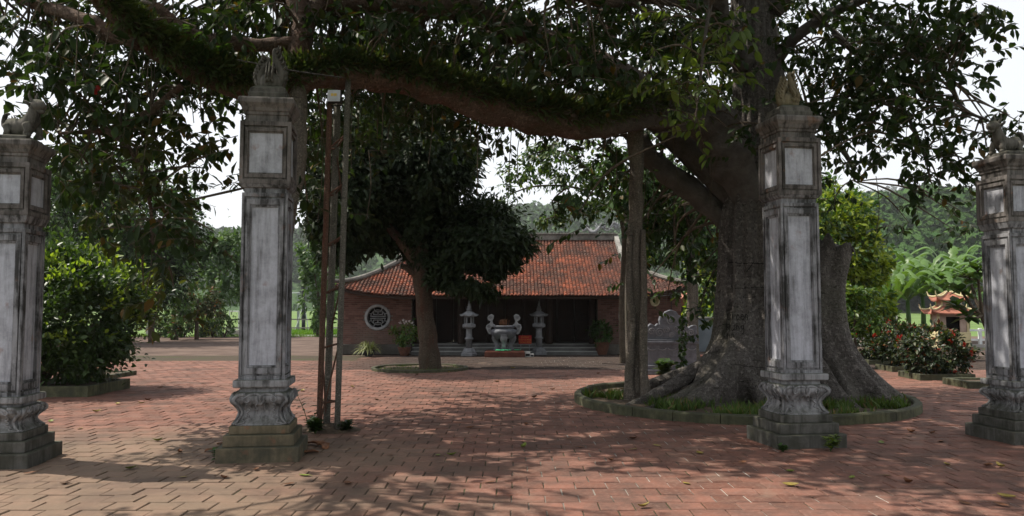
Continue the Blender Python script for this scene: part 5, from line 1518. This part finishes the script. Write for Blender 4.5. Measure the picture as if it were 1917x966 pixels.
# fence posts and rails, low wall
fe = empty('garden_fence', (-17, 48.5, 0)); tag(fe, 'pale post and rail fence behind the left trees', 'fence')
for i in range(8):
    bb = MB(); bb.box((-5 + 2.1 * i, 0, .6), (.12, .12, 1.2)); bb.build('post', M['concrete'], fe, bevel=.01)
for z in (.45, .95):
    bb = MB(); bb.box((2.4, .0, z), (15.0, .05, .07)); bb.build('rail', M['concrete'], fe)
sheet('path', -26, -5.2, 47.6, 50.2, -.03, M['concrete'])
pts = [(random.uniform(-24, -9), random.uniform(46.4, 47.6), -.02) for _ in range(2600)]
grass_patch('grass', pts, .16, M['lawn'], 'strip of grass under the far left fence')
pts = [(random.uniform(-15.5, -10.2), random.uniform(50.2, 58), -.05) for _ in range(5200)]
grass_patch('grass', pts, .26, M['lawn'], 'bright lawn under the furled parasol')
# white frame
wf = empty('small_goal', gnd(436, 626)); tag(wf, 'small white metal goal left of the muddy tall pillar', 'goal')
for x in (-.24, .34):
    bb = MB(); bb.tube([(x, 0, .25), (x, 0, 1.45)], .035, 8); bb.build('upright', M['white_metal'], wf)
for z in (.38, .92, 1.43):
    bb = MB(); bb.tube([(-.24, 0, z), (.34, 0, z)], .03, 8); bb.build('rail', M['white_metal'], wf)
bb = MB(); bb.box((.05, 0, .13), (.9, .45, .28)); bb.build('block', M['concrete'], wf, bevel=.02)
# furled parasol on an A-frame
pr = empty('furled_parasol', gnd(568, 621)); tag(pr, 'dark furled parasol on a white A-frame stand', 'parasol'); k = pr.location.y / F_PX
bb = MB(); bb.tube([(0, 0, 0), (0, 0, 1.0)], .13, 10); bb.build('base', M['tarp'], pr, smooth=True)
bb = MB(); q, r_ = smooth_path([(.0, 0, .9), (-.02, 0, 1.8), (-.06, 0, 3.0), (-.06, 0, 4.4)], [.14, .10, .13, .05], 6); bb.tube(q, r_, 10, .5, 4); bb.build('canopy', M['tarp'], pr, smooth=True)
for x in (-.62, .36):
    bb = MB(); bb.tube([(x, 0, -.02), (-.05 if x < 0 else .06, 0, 1.75)], .035, 6); bb.build('leg', M['white_metal'], pr)
bb = MB(); bb.tube([(-.36, 0, .95), (.2, 0, .95)], .03, 6); bb.build('crossbar', M['white_metal'], pr)
ps = empty('steel_post', gnd(558, 620)); tag(ps, 'grey square post with a short arm beside the parasol', 'post')
bb = MB(); bb.box((0, 0, 1.35), (.15, .15, 2.72)); bb.build('upright', M['grey_metal'], ps, bevel=.01)
bb = MB(); bb.box((-.35, 0, 2.70), (.85, .08, .10), ); bb.build('arm', M['white_metal'], ps, bevel=.01)
# a scrap of red cloth caught in the leaves
bb = MB(); n = 6
for j in range(n + 1):
    for i in range(4):
        bb.v.append((.018 * i - .027 + .012 * math.sin(j), .02 * math.sin(i * 2 + j), -.018 * j))
bb.f = [(j * 4 + i, j * 4 + i + 1, (j + 1) * 4 + i + 1, (j + 1) * 4 + i) for j in range(n) for i in range(3)]
o = bb.build('red_ribbon', M['red_sign'], None, True); o.location = at(181, 160, 9.4); o.modifiers.new('thickness', 'SOLIDIFY').thickness = .004
tag(o, 'scrap of red cloth hanging in the upper left leaves', 'ribbon')

# ================================================================== RIGHT SIDE
FLOWER = []
for i in range(3):
    n = 14; a_ = rng.random(n) * 6.28; el_ = rng.random(n) * 1.3
    d_ = np.stack([np.cos(a_) * np.cos(el_), np.sin(a_) * np.cos(el_), np.sin(el_)], 1)
    o = leaf_mesh('flower', d_ * .018, d_ + rng.normal(size=d_.shape) * .3, rng.normal(size=d_.shape), .05 + .02 * rng.random(n), T_DIAM, M['petal_red'])
    FLOWER.append(o.data); bpy.data.objects.remove(o)
def ixora(px, pyf, w_px, h_px, label, plabel, n, shift=0):
    g = gnd(px, pyf); k = g.y / F_PX; w = w_px * k; h = h_px * k
    planter('planter', px - w_px * .42, px + w_px * .42, pyf, w * .7, .14, plabel)
    e = empty('ixora_bush', (g.x + shift, g.y + w * .35, .08)); tag(e, label, 'bush', 'red flowering bushes on the right')
    bb = MB()
    for i in range(8):
        a = i * .8; bb.tube([(0, 0, 0), (math.cos(a) * w * .2, math.sin(a) * w * .15, h * .4), (math.cos(a) * w * .4, math.sin(a) * w * .3, h * .8)], [.03, .02, .006], 5)
    bb.build('stem', M['bark_thin'], e)
    crown('foliage', (0, 0, h * .52), (w * .5, w * .42, h * .5), n, 70, .11, T_LEAF, [M['leaf_ixora'], M['leaf_ixora'], M['leaf_ixora'], M['leaf_bush']], e, .1, .17, .6)
    nf = 36
    p, o = crown_points((0, 0, h * .54), (w * .52, w * .44, h * .52), nf, nf, .03, .95)
    kf = o[:, 2] > -.75; p, o = p[kf], o[kf]
    for pi, oi in zip(p, o):
        fo = bpy.data.objects.new('flower', random.choice(FLOWER)); COL.objects.link(fo); fo.parent = e
        fo.location = pi; fo.rotation_euler = Vector(oi).to_track_quat('Z', 'Y').to_euler(); k_ = random.uniform(.7, 1.25); fo.scale = (k_, k_, k_)
    return e
ixora(1775, 712, 124, 84, 'nearest red flowering ixora bush left of the right edge pillar', 'planter of the nearest ixora bush', 3200)
ixora(1712, 696, 100, 80, 'middle red flowering ixora bush behind the nearest one', 'planter of the middle ixora bush', 2400)
ixora(1665, 683, 92, 74, 'farthest ixora bush, reddish, left of the others', 'planter of the farthest ixora bush', 2000)
planter('planter', 1812, 1900, 727, 1.0, .14, 'planter end beside the right edge pillar')
# yellow-green tree and young tree
bg_tree('yellow_green_tree', 1570, 655, 27, [(1585, 460, 62, 60), (1560, 400, 50, 50), (1625, 545, 42, 40), (1580, 580, 60, 45), (1625, 440, 32, 30), (1640, 490, 26, 28), (1600, 520, 40, 40), (1650, 580, 24, 26)], .17, [M['leaf_yellow'], M['leaf_green'], M['leaf_yellow']], 'bright yellow-green tree right of the banyan trunk', .9, .12, None, T_LEAF)
bg_tree('broad_tree', 1540, 655, 32, [(1565, 385, 50, 50), (1520, 420, 60, 60), (1600, 400, 36, 36), (1480, 400, 60, 70)], .22, [M['leaf_green']], 'darker green tree top above the yellow-green tree', .6, .15)
bg_tree('young_tree', 1602, 650, 22.5, [(1600, 580, 36, 34), (1585, 610, 24, 22), (1620, 600, 26, 26), (1605, 550, 28, 26)], .13, [M['leaf_green'], M['leaf_bright']], 'young thin-stemmed tree with light green crown beside the banyan', .75, .04, None, T_LEAF)
bg_tree('broad_tree', 1345, 640, 32, [(1335, 520, 50, 60), (1320, 580, 40, 45), (1360, 450, 50, 60)], .22, [M['leaf_green'], M['leaf_yellow']], 'green tree seen between the twin stem and the banyan trunk', .7, .12)
# banana clump
def banana(loc, n, H, label):
    e = empty('banana_plant', loc); tag(e, label, 'banana plant', 'banana plants behind the shrine')
    bb = MB(); bb.tube([(0, 0, -.05), (.03, 0, H * .3), (.0, 0, H * .55)], [.13, .11, .08], 10); bb.build('stem', M['leaf_green'], e, smooth=True)
    for i in range(n):
        a = 2 * math.pi * i / n + random.uniform(-.3, .3); el = random.uniform(.5, 1.45); L = H * random.uniform(.5, .85)
        d = Vector((math.cos(a) * math.cos(el), math.sin(a) * math.cos(el), math.sin(el)))
        out_ = Vector((math.cos(a), math.sin(a), 0))
        pts = [Vector((0, 0, H * .5)), Vector((0, 0, H * .5)) + d * L * .4, Vector((0, 0, H * .5)) + d * L * .75 + out_ * L * .1 + Vector((0, 0, -.05 * L)), Vector((0, 0, H * .5)) + d * L * .85 + out_ * L * .35 + Vector((0, 0, -.28 * L))]
        q, _ = smooth_path(pts, [0] * 4, 11); bb = MB(); sd = Vector((-math.sin(a), math.cos(a), 0))
        for kk, p in enumerate(q):
            t = kk / (len(q) - 1); w = .17 * math.sin(math.pi * min(1, max(.04, (t - .12) / .9))) ** .6 * (H / 3.2) if t > .14 else .025
            tear = random.choice((.45, .8, 1.0, 1.1)) * random.uniform(.85, 1.1)
            bb.v += [tuple(p - sd * w * tear + Vector((0, 0, -.25 * w))), tuple(p + Vector((0, 0, .04))), tuple(p + sd * w * tear + Vector((0, 0, -.25 * w)))]
        bb.f = [f for kk in range(len(q) - 1) for f in ((3 * kk, 3 * kk + 1, 3 * kk + 4, 3 * kk + 3), (3 * kk + 1, 3 * kk + 2, 3 * kk + 5, 3 * kk + 4))]
        bb.build('leaf', M['banana'], e, smooth=True)
for (px, Y, H, lb) in ((1675, 36, 3.6, 'leftmost banana plant beside the yellow-green tree'), (1700, 38, 4.0, 'second banana plant from the left'), (1728, 39, 4.4, 'tall banana plant left of the shrine roof'), (1755, 40, 4.3, 'banana plant right behind the shrine roof'), (1785, 41, 4.6, 'banana plant behind the right side of the shrine'), (1810, 40, 4.0, 'rightmost banana plant beside the right edge pillar'), (1655, 39, 3.2, 'shortest banana plant at the foot of the yellow-green tree')):
    banana((at(px, 600, Y).x, Y, -.05), 15, H, lb)
# shrine
shr = empty('small_shrine', (at(1778, 620, 33).x, 33, 0)); tag(shr, 'small two-tier shrine with orange upturned roofs behind the bushes', 'shrine'); shr.rotation_euler = (0, 0, R(-14)); shr.scale = (.82, .82, .98)
bb = MB(); bb.box((0, 0, .35), (1.5, 1.5, .7)); bb.build('base', M['cream'], shr, bevel=.02)
bb = MB(); bb.box((-.48, -.58, 1.08), (.34, .08, .78)); bb.box((.48, -.58, 1.08), (.34, .08, .78)); bb.box((0, -.58, 1.40), (.62, .08, .14)); bb.box((-.62, 0, 1.08), (.06, 1.1, .78)); bb.box((.62, 0, 1.08), (.06, 1.1, .78)); bb.box((0, .58, 1.08), (1.3, .06, .78)); bb.build('wall', M['shrine_wall'], shr)
bb = MB(); bb.box((0, .2, 1.08), (1.0, .5, .76)); bb.build('niche', M['near_black'], shr)
for x in (-.66, .66):
    for y_ in (-.62, .62):
        bb = MB(); bb.box((x, y_, 1.1), (.11, .11, .84)); bb.build('corner_post', M['cream'], shr, bevel=.006)
def up_roof(h0, z0, rise, h1, m1, m2, parent):
    bb = MB(); n = 32; rs = []
    for t in np.linspace(0, 1, 7):
        ring = []
        for j in range(n):
            s_ = j / n * 4; f_ = int(s_); u = (s_ - f_) * 2 - 1
            h = h0 + (h1 - h0) * t; lift = .16 * abs(u) ** 5 * (1 - t) ** 2
            p = Matrix.Rotation(f_ * math.pi / 2, 4, 'Z') @ Vector((u * h * (1 + .08 * abs(u) ** 6 * (1 - t)), -h * (1 + .08 * abs(u) ** 6 * (1 - t)), z0 + rise * t ** 1.5 + lift))
            ring.append(p)
        rs.append(ring)
    bb.rings([[Vector((p.x, p.y, p.z - .05)) for p in rs[0]]] + rs); rf = bb.build('roof', m1, parent)
    for f_ in range(4):
        bb = MB(); P3 = [rs[i][f_ * 8] + Vector((0, 0, .03)) for i in range(7)]; d = P3[0] - P3[1]; d.z = abs(d.z) + .1
        P3 = [P3[0] + d.normalized() * .12 + Vector((0, 0, .12)), P3[0] + d.normalized() * .06 + Vector((0, 0, .03))] + P3
        bb.tube(P3, [.015, .035] + [.04] * 7, 6); bb.build('hip', m2, rf)
    return rf
up_roof(.98, 1.48, .30, .45, M['shrine_roof'], M['cream'], shr)
bb = MB(); bb.sq([(.42, 1.72), (.42, 2.02)]); bb.build('upper_wall', M['shrine_wall'], shr)
for x in (-.43, .43):
    for y_ in (-.43, .43):
        bb = MB(); bb.box((x, y_, 1.88), (.07, .07, .3)); bb.build('corner_post', M['cream'], shr)
up_roof(.68, 2.02, .34, .10, M['shrine_roof'], M['cream'], shr)
# white balustrade
def balustrade(px0, px1, py, Y, label, n):
    a, b2 = at(px0, py, Y), at(px1, py, Y); w = b2.x - a.x
    e = empty('white_railing', (a.x, Y, 0)); tag(e, label, 'railing', 'white railings on the right')
    for i in range(n + 1):
        bb = MB(); bb.box((w * i / n, 0, .4), (.12, .12, .8)); bb.build('post', M['white_metal'], e, bevel=.01)
    for z in (.32, .72):
        bb = MB(); bb.box((w / 2, 0, z), (w, .06, .08)); bb.build('rail', M['white_metal'], e)
    bb = MB(); bb.box((w / 2, .0, .06), (w + .2, .25, .14)); bb.build('kerb', M['concrete'], e)
balustrade(1545, 1665, 640, 35, 'white railing behind the young tree', 6)
balustrade(1790, 1880, 640, 34.0, 'white railing right of the shrine', 4)
# plumeria by the right pillar
pl = empty('plumeria_tree', (at(1850, 600, 16).x, 16, 0)); tag(pl, 'dark plumeria with big leaves beside the right edge pillar', 'tree')
bb = MB(); tips = []
base_ = [at(px, py, 16) - Vector(pl.location) for px, py in ((1855, 640), (1838, 590))]
q, r_ = smooth_path([(0, 0, 0), base_[0], base_[1]], [.09, .07, .05], 5); bb.tube(q, r_, 8)
for px, py, dy in ((1800, 545, -.2), (1815, 520, .3), (1790, 570, .1), (1830, 505, -.3), (1845, 540, .2), (1812, 590, -.3)):
    tip = at(px, py, 16 + dy) - Vector(pl.location); q, r_ = smooth_path([base_[1], base_[1].lerp(tip, .5) + Vector((0, 0, -.06)), tip], [.04, .03, .022], 4); bb.tube(q, r_, 7); tips.append(tip)
bb.build('trunk', M['bark_thin'], pl, smooth=True)
P_, D_, U_ = [], [], []
for tip in tips:
    for i in range(13):
        a = i * 2.4; el = random.uniform(-.5, .8); P_.append(tip + Vector((0, 0, random.uniform(-.05, .03)))); D_.append((math.cos(a) * math.cos(el), math.sin(a) * math.cos(el), math.sin(el))); U_.append((0, 0, 1))
leaf_mesh('crown', np.array(P_), np.array(D_), np.array(U_), .24 + .12 * rng.random(len(P_)), T_LEAF, M['leaf_shrub'], pl)
# grey wall, roof edge and brick ledge right of the temple
gw = empty('grey_wall', (at(1335, 620, 31).x, 31, 0)); tag(gw, 'blue-grey rendered wall between the twin stem and the banyan', 'wall')
bb = MB(); bb.box((0.35, 0, .62), (3.0, .2, 1.28)); bb.build('panel', M['wall_grey'], gw, bevel=.02)
bb = MB(); bb.box((0.35, 0, 1.29), (3.06, .28, .06)); bb.build('coping', M['concrete'], gw, bevel=.01)
sd = empty('side_building', (8.0, 34, 0)); tag(sd, 'side building with red tile eave right of the temple', 'building')
bb = MB(); bb.box((.6, .9, .9), (2.6, 2.0, 1.8)); bb.build('wall', M['plinth'], sd)
bb = MB(); bb.prism([(-1.35, 1.72), (2.4, 1.72), (2.0, 2.3), (-.6, 2.3)], -.4, 2.1); rf = bb.build('roof', M['shrine_roof'], sd)
bb = MB(); bb.box((.5, -.415, 1.35), (.7, .03, .9)) ; bb.build('door', M['wood'], sd)
lg = empty('brick_ledge', (at(1325, 655, 24.5).x, 24.5, 0)); tag(lg, 'low orange brick ledge behind the banyan roots', 'ledge')
for i in range(5):
    for z in range(2):
        bb = MB(); bb.box((-.55 + .28 * i + .07 * z, 0, .06 + .125 * z), (.265, .4, .11)); bb.build('brick', M['shrine_roof'], lg, bevel=.006)
ro = empty('metal_prop', (at(1345, 650, 20).x, 20, 0)); tag(ro, 'slanting pale metal prop by the banyan trunk', 'prop')
bb = MB(); bb.tube([(-.28, 0, 0), (.30, 0, 1.0)], .022, 8); bb.build('pole', M['white_metal'], ro)
bb = MB(); bb.box((-.28, 0, .01), (.14, .14, .03)); bb.build('foot_plate', M['grey_metal'], ro)

# ================================================================== SMALL THINGS
# fallen leaves, each its own
def leaf_thing(curl, w, asym):
    bb = MB(); n = 7
    for i in range(n):
        t = i / (n - 1); wd = w * math.sin(math.pi * (t * .94 + .03)) ** .8; z = .004 + curl * (t - .5) ** 2 * 2.2
        for u in (-1, -.5, 0, .5, 1): bb.v.append((u * wd, t - .5, z + curl * .8 * u * u * wd * 2 + asym * u * wd))
    bb.v.append((.0, -.64, .01))
    bb.f = [(i * 5 + j, i * 5 + j + 1, (i + 1) * 5 + j + 1, (i + 1) * 5 + j) for i in range(n - 1) for j in range(4)]
    bb.tube([(0, -.49, .012), (.02, -.6, .015), (.0, -.68, .02)], .012, 4)
    me = bpy.data.meshes.new('fallen_leaf'); me.from_pydata(bb.v, [], bb.f); me.update()
    me.polygons.foreach_set('use_smooth', [True] * len(me.polygons)); return me
LM = []
for mkey in ('leaf_fall_y', 'leaf_fall_b', 'leaf_fall_g'):
    row_ = []
    for (c_, w_, a_) in ((.10, .24, .05), (.45, .22, .1), (.25, .28, -.15)):
        me = leaf_thing(c_, w_, a_); me.materials.append(M[mkey]); row_.append(me)
    LM.append(row_)
FALL = [(1186, 822, 1), (1310, 850, 0), (1480, 884, 2), (1480, 910, 0), (1595, 896, 2), (1660, 891, 0), (1650, 829, 2), (1762, 827, 1), (1745, 812, 1), (1706, 810, 1), (1773, 871, 0), (1850, 873, 1), (1873, 875, 0), (1884, 932, 0), (1875, 946, 1), (1806, 943, 1), (1205, 950, 0), (1285, 906, 0), (980, 838, 2), (1085, 838, 1), (917, 904, 1), (1144, 863, 1), (571, 891, 2), (540, 907, 1), (245, 878, 2), (295, 826, 2), (180, 772, 0), (337, 848, 1), (56, 886, 1), (122, 907, 1), (395, 783, 1), (277, 750, 1), (407, 766, 1), (418, 742, 1), (95, 790, 2), (150, 803, 0), (420, 896, 1), (342, 894, 0), (1740, 787, 1), (1650, 738, 0), (1555, 830, 2), (730, 853, 1), (820, 853, 2), (845, 853, 2), (985, 795, 1), (1065, 822, 1), (880, 802, 1), (1185, 842, 0), (705, 748, 0), (566, 732, 0), (780, 702, 1), (840, 698, 0), (930, 715, 0), (1035, 730, 1), (650, 905, 1), (480, 880, 1), (265, 690, 1), (320, 716, 1), (300, 727, 1), (375, 728, 1), (220, 757, 0), (265, 756, 0), (1060, 705, 1), (960, 690, 0), (660, 725, 0), (1120, 700, 1), (1000, 745, 1), (1230, 835, 0), (1390, 866, 1), (1700, 905, 1)]
ORD = ['leftmost', 'second', 'third', 'fourth', 'fifth', 'sixth', 'seventh', 'eighth', 'ninth', 'tenth', 'eleventh', 'twelfth', 'thirteenth', 'fourteenth']
def zone(px, py):
    if px < 430: return 'left of the muddy pillar' if py > 800 else 'near the left planters'
    if px < 700: return 'around the foot of the mast'
    if px < 1200: return 'before the mango tree' if py < 780 else 'in the middle foreground'
    if px < 1600: return 'before the banyan pillar'
    return 'before the right edge pillar'
FALL += [(1130, 742, 1), (1150, 748, 1), (1165, 738, 0), (1240, 762, 1)]
COLN = ['yellow', 'brown', 'greenish']; seen_z = {}
for (px, py, kd) in sorted(FALL):
    g = gnd(px, py); o = bpy.data.objects.new('fallen_leaf', random.choice(LM[kd])); COL.objects.link(o)
    s = random.uniform(.10, .16); o.scale = (s, s, s); o.location = (g.x, g.y, .10 if (Vector((g.x, g.y)) - ring_c).length < RING_R - .2 else .006); o.rotation_euler = (R(random.uniform(-6, 6)), R(random.uniform(-6, 6)), random.uniform(0, 6.28))
    zk = (kd, zone(px, py)); i = seen_z.get(zk, 0); seen_z[zk] = i + 1
    tag(o, ('leftmost %s fallen leaf ' % COLN[kd] if i == 0 else '%s %s fallen leaf from the left ' % (ORD[i], COLN[kd])) + zk[1], 'fallen leaf', COLN[kd] + ' fallen leaves')
# weeds
def weed(loc, n, h, leaf, label, m='leaf_green'):
    e = empty('weed', loc); tag(e, label, 'weed', 'weeds in the paving')
    bb = MB(); P_, D_, U_ = [], [], []
    for i in range(n):
        a = random.uniform(0, 6.28); tip = Vector((math.cos(a) * h * .35, math.sin(a) * h * .35, h * random.uniform(.6, 1)))
        q, r_ = smooth_path([(0, 0, 0), (tip.x * .4, tip.y * .4, tip.z * .5), tip], [.006, .005, .003], 4); bb.tube(q, r_, 4)
        for k in range(2, len(q)):
            for s_ in (0, 1): b_ = k * 2.1 + s_ * 3.14; P_.append(q[k]); D_.append((math.cos(b_), math.sin(b_), random.uniform(.0, .6))); U_.append((0, 0, 1))
    bb.build('stem', M['leaf_green'], e)
    leaf_mesh('leaves', np.array(P_), np.array(D_), np.array(U_), leaf * (.7 + .6 * rng.random(len(P_))), T_LEAF, M[m], e)
weed(gnd(410, 862), 7, .14, .08, 'small green weed at the left corner of the muddy pillar')
weed(gnd(576, 806) + Vector((0, .1, 0)), 2, .55, .10, 'tall thin weed between the pillar and the mast', 'leaf_shrub')
weed(gnd(590, 812), 12, .2, .10, 'low leafy weed at the foot of the mast', 'leaf_shrub')
weed(gnd(648, 808), 9, .14, .09, 'low weed right of the mast foot', 'leaf_shrub')
weed(gnd(1555, 845), 6, .2, .09, 'broad-leaved weed before the steps of the banyan pillar', 'leaf_bright')
weed(gnd(1466, 846), 6, .08, .06, 'tiny weed at the front corner of the banyan pillar')
weed(gnd(1245, 716) + Vector((0, 0, .05)), 8, .5, .2, 'leafy plant in the banyan bed before the stone screen', 'leaf_shrub')
# climber up a string by the screen
cl = empty('climbing_vine', gnd(1277, 735) + Vector((0, 0, .05))); tag(cl, 'thin green vine climbing upright beside the stone screen', 'vine')
zt = at(1280, 600, cl.location.y).z; bb = MB(); q, r_ = smooth_path([(-.15, 0, 0), (-.02, 0, zt * .3), (.0, 0, zt * .65), (.03, 0, zt)], [.012] * 4, 6); bb.tube(q, r_, 5); bb.build('stem', M['bark_thin'], cl)
P_ = [random.choice(q) + Vector((random.gauss(0, .04), random.gauss(0, .04), random.uniform(-.08, .08))) for _ in range(150)]
leaf_mesh('leaves', np.array(P_), rng.normal(size=(150, 3)) + np.array([0, -.3, -.4]), rng.normal(size=(150, 3)) + np.array([0, -1, .5]), .09 + .05 * rng.random(150), T_LEAF, M['leaf_shrub'], cl)
# dry bark flakes by the muddy pillar
def flake(loc, s, rz, label, bend):
    bb = MB(); n = 10
    for j in range(n + 1):
        for i in range(5):
            u, v = i / 4 - .5, j / n - .5
            bb.v.append((u * .35 + .06 * mnoise.noise(Vector((v * 4, u * 3, rz))), v, .03 + bend * (.25 - v * v) + .25 * u * u + .05 * mnoise.noise(Vector((u * 5, v * 5, rz + 3)))))
    bb.f = [(j * 5 + i, j * 5 + i + 1, (j + 1) * 5 + i + 1, (j + 1) * 5 + i) for j in range(n) for i in range(4)]
    o = bb.build('bark_flake', M['drybark'], None, True); o.location = loc; o.scale = (s, s, s); o.rotation_euler = (0, 0, rz)
    o.modifiers.new('thickness', 'SOLIDIFY').thickness = .02
    return tag(o, label, 'bark flake', 'dry bark by the pillar')
flake(gnd(590, 834), .34, 1.2, 'largest dry brown bark flake right of the muddy pillar', .3)
flake(gnd(605, 838), .26, .5, 'dry brown bark flake nearest the mast side', .4)
flake(gnd(578, 848), .22, 2.0, 'small bark flake at the right corner of the muddy pillar', .2)
flake(gnd(402, 845), .22, 1.8, 'reddish bark flake left of the muddy pillar', .3)
flake(gnd(418, 832), .16, 1.3, 'smallest reddish bark flake behind the left weed', .3)
# muddy heap at the foot of the mast
bb = MB(); n = 28; bb.v = [(0, 0, .09)]
for k_ in range(1, 6):
    for j in range(n):
        a = 2 * math.pi * j / n; q_ = .36 * k_ / 5 * (1 + .2 * mnoise.noise(Vector((math.cos(a), math.sin(a), 3)))); bb.v.append((math.cos(a) * q_ * 1.3, math.sin(a) * q_, .09 * (1 - (k_ / 5) ** 1.5) + .02 * mnoise.noise(Vector((math.cos(a) * q_ * 9, math.sin(a) * q_ * 9, 0))) - .004 * (k_ == 5)))
bb.f = [(0, 1 + j, 1 + (j + 1) % n) for j in range(n)]
for k_ in range(4): bb.f += [(1 + k_ * n + j, 1 + (k_ + 1) * n + j, 1 + (k_ + 1) * n + (j + 1) % n, 1 + k_ * n + (j + 1) % n) for j in range(n)]
o = bb.build('soil_heap', M['soil'], None, True); o.location = gnd(612, 806) + Vector((0, .08, 0)); tag(o, 'small heap of soil at the foot of the mast', 'soil heap')

# ================================================================== THE AIR
t = NT('hazy air'); v_ = t.node('ShaderNodeVolumePrincipled')
v_.inputs['Color'].default_value = (.93, .965, 1.0, 1); v_.inputs['Density'].default_value = .00020
v_.inputs['Anisotropy'].default_value = .15
t.l.new(v_.outputs[0], t.out.inputs['Volume'])
bb = MB(); bb.box((0, 1100, 149), (4040, 2840, 302)); tag(bb.build('haze', t.m), kind='stuff')
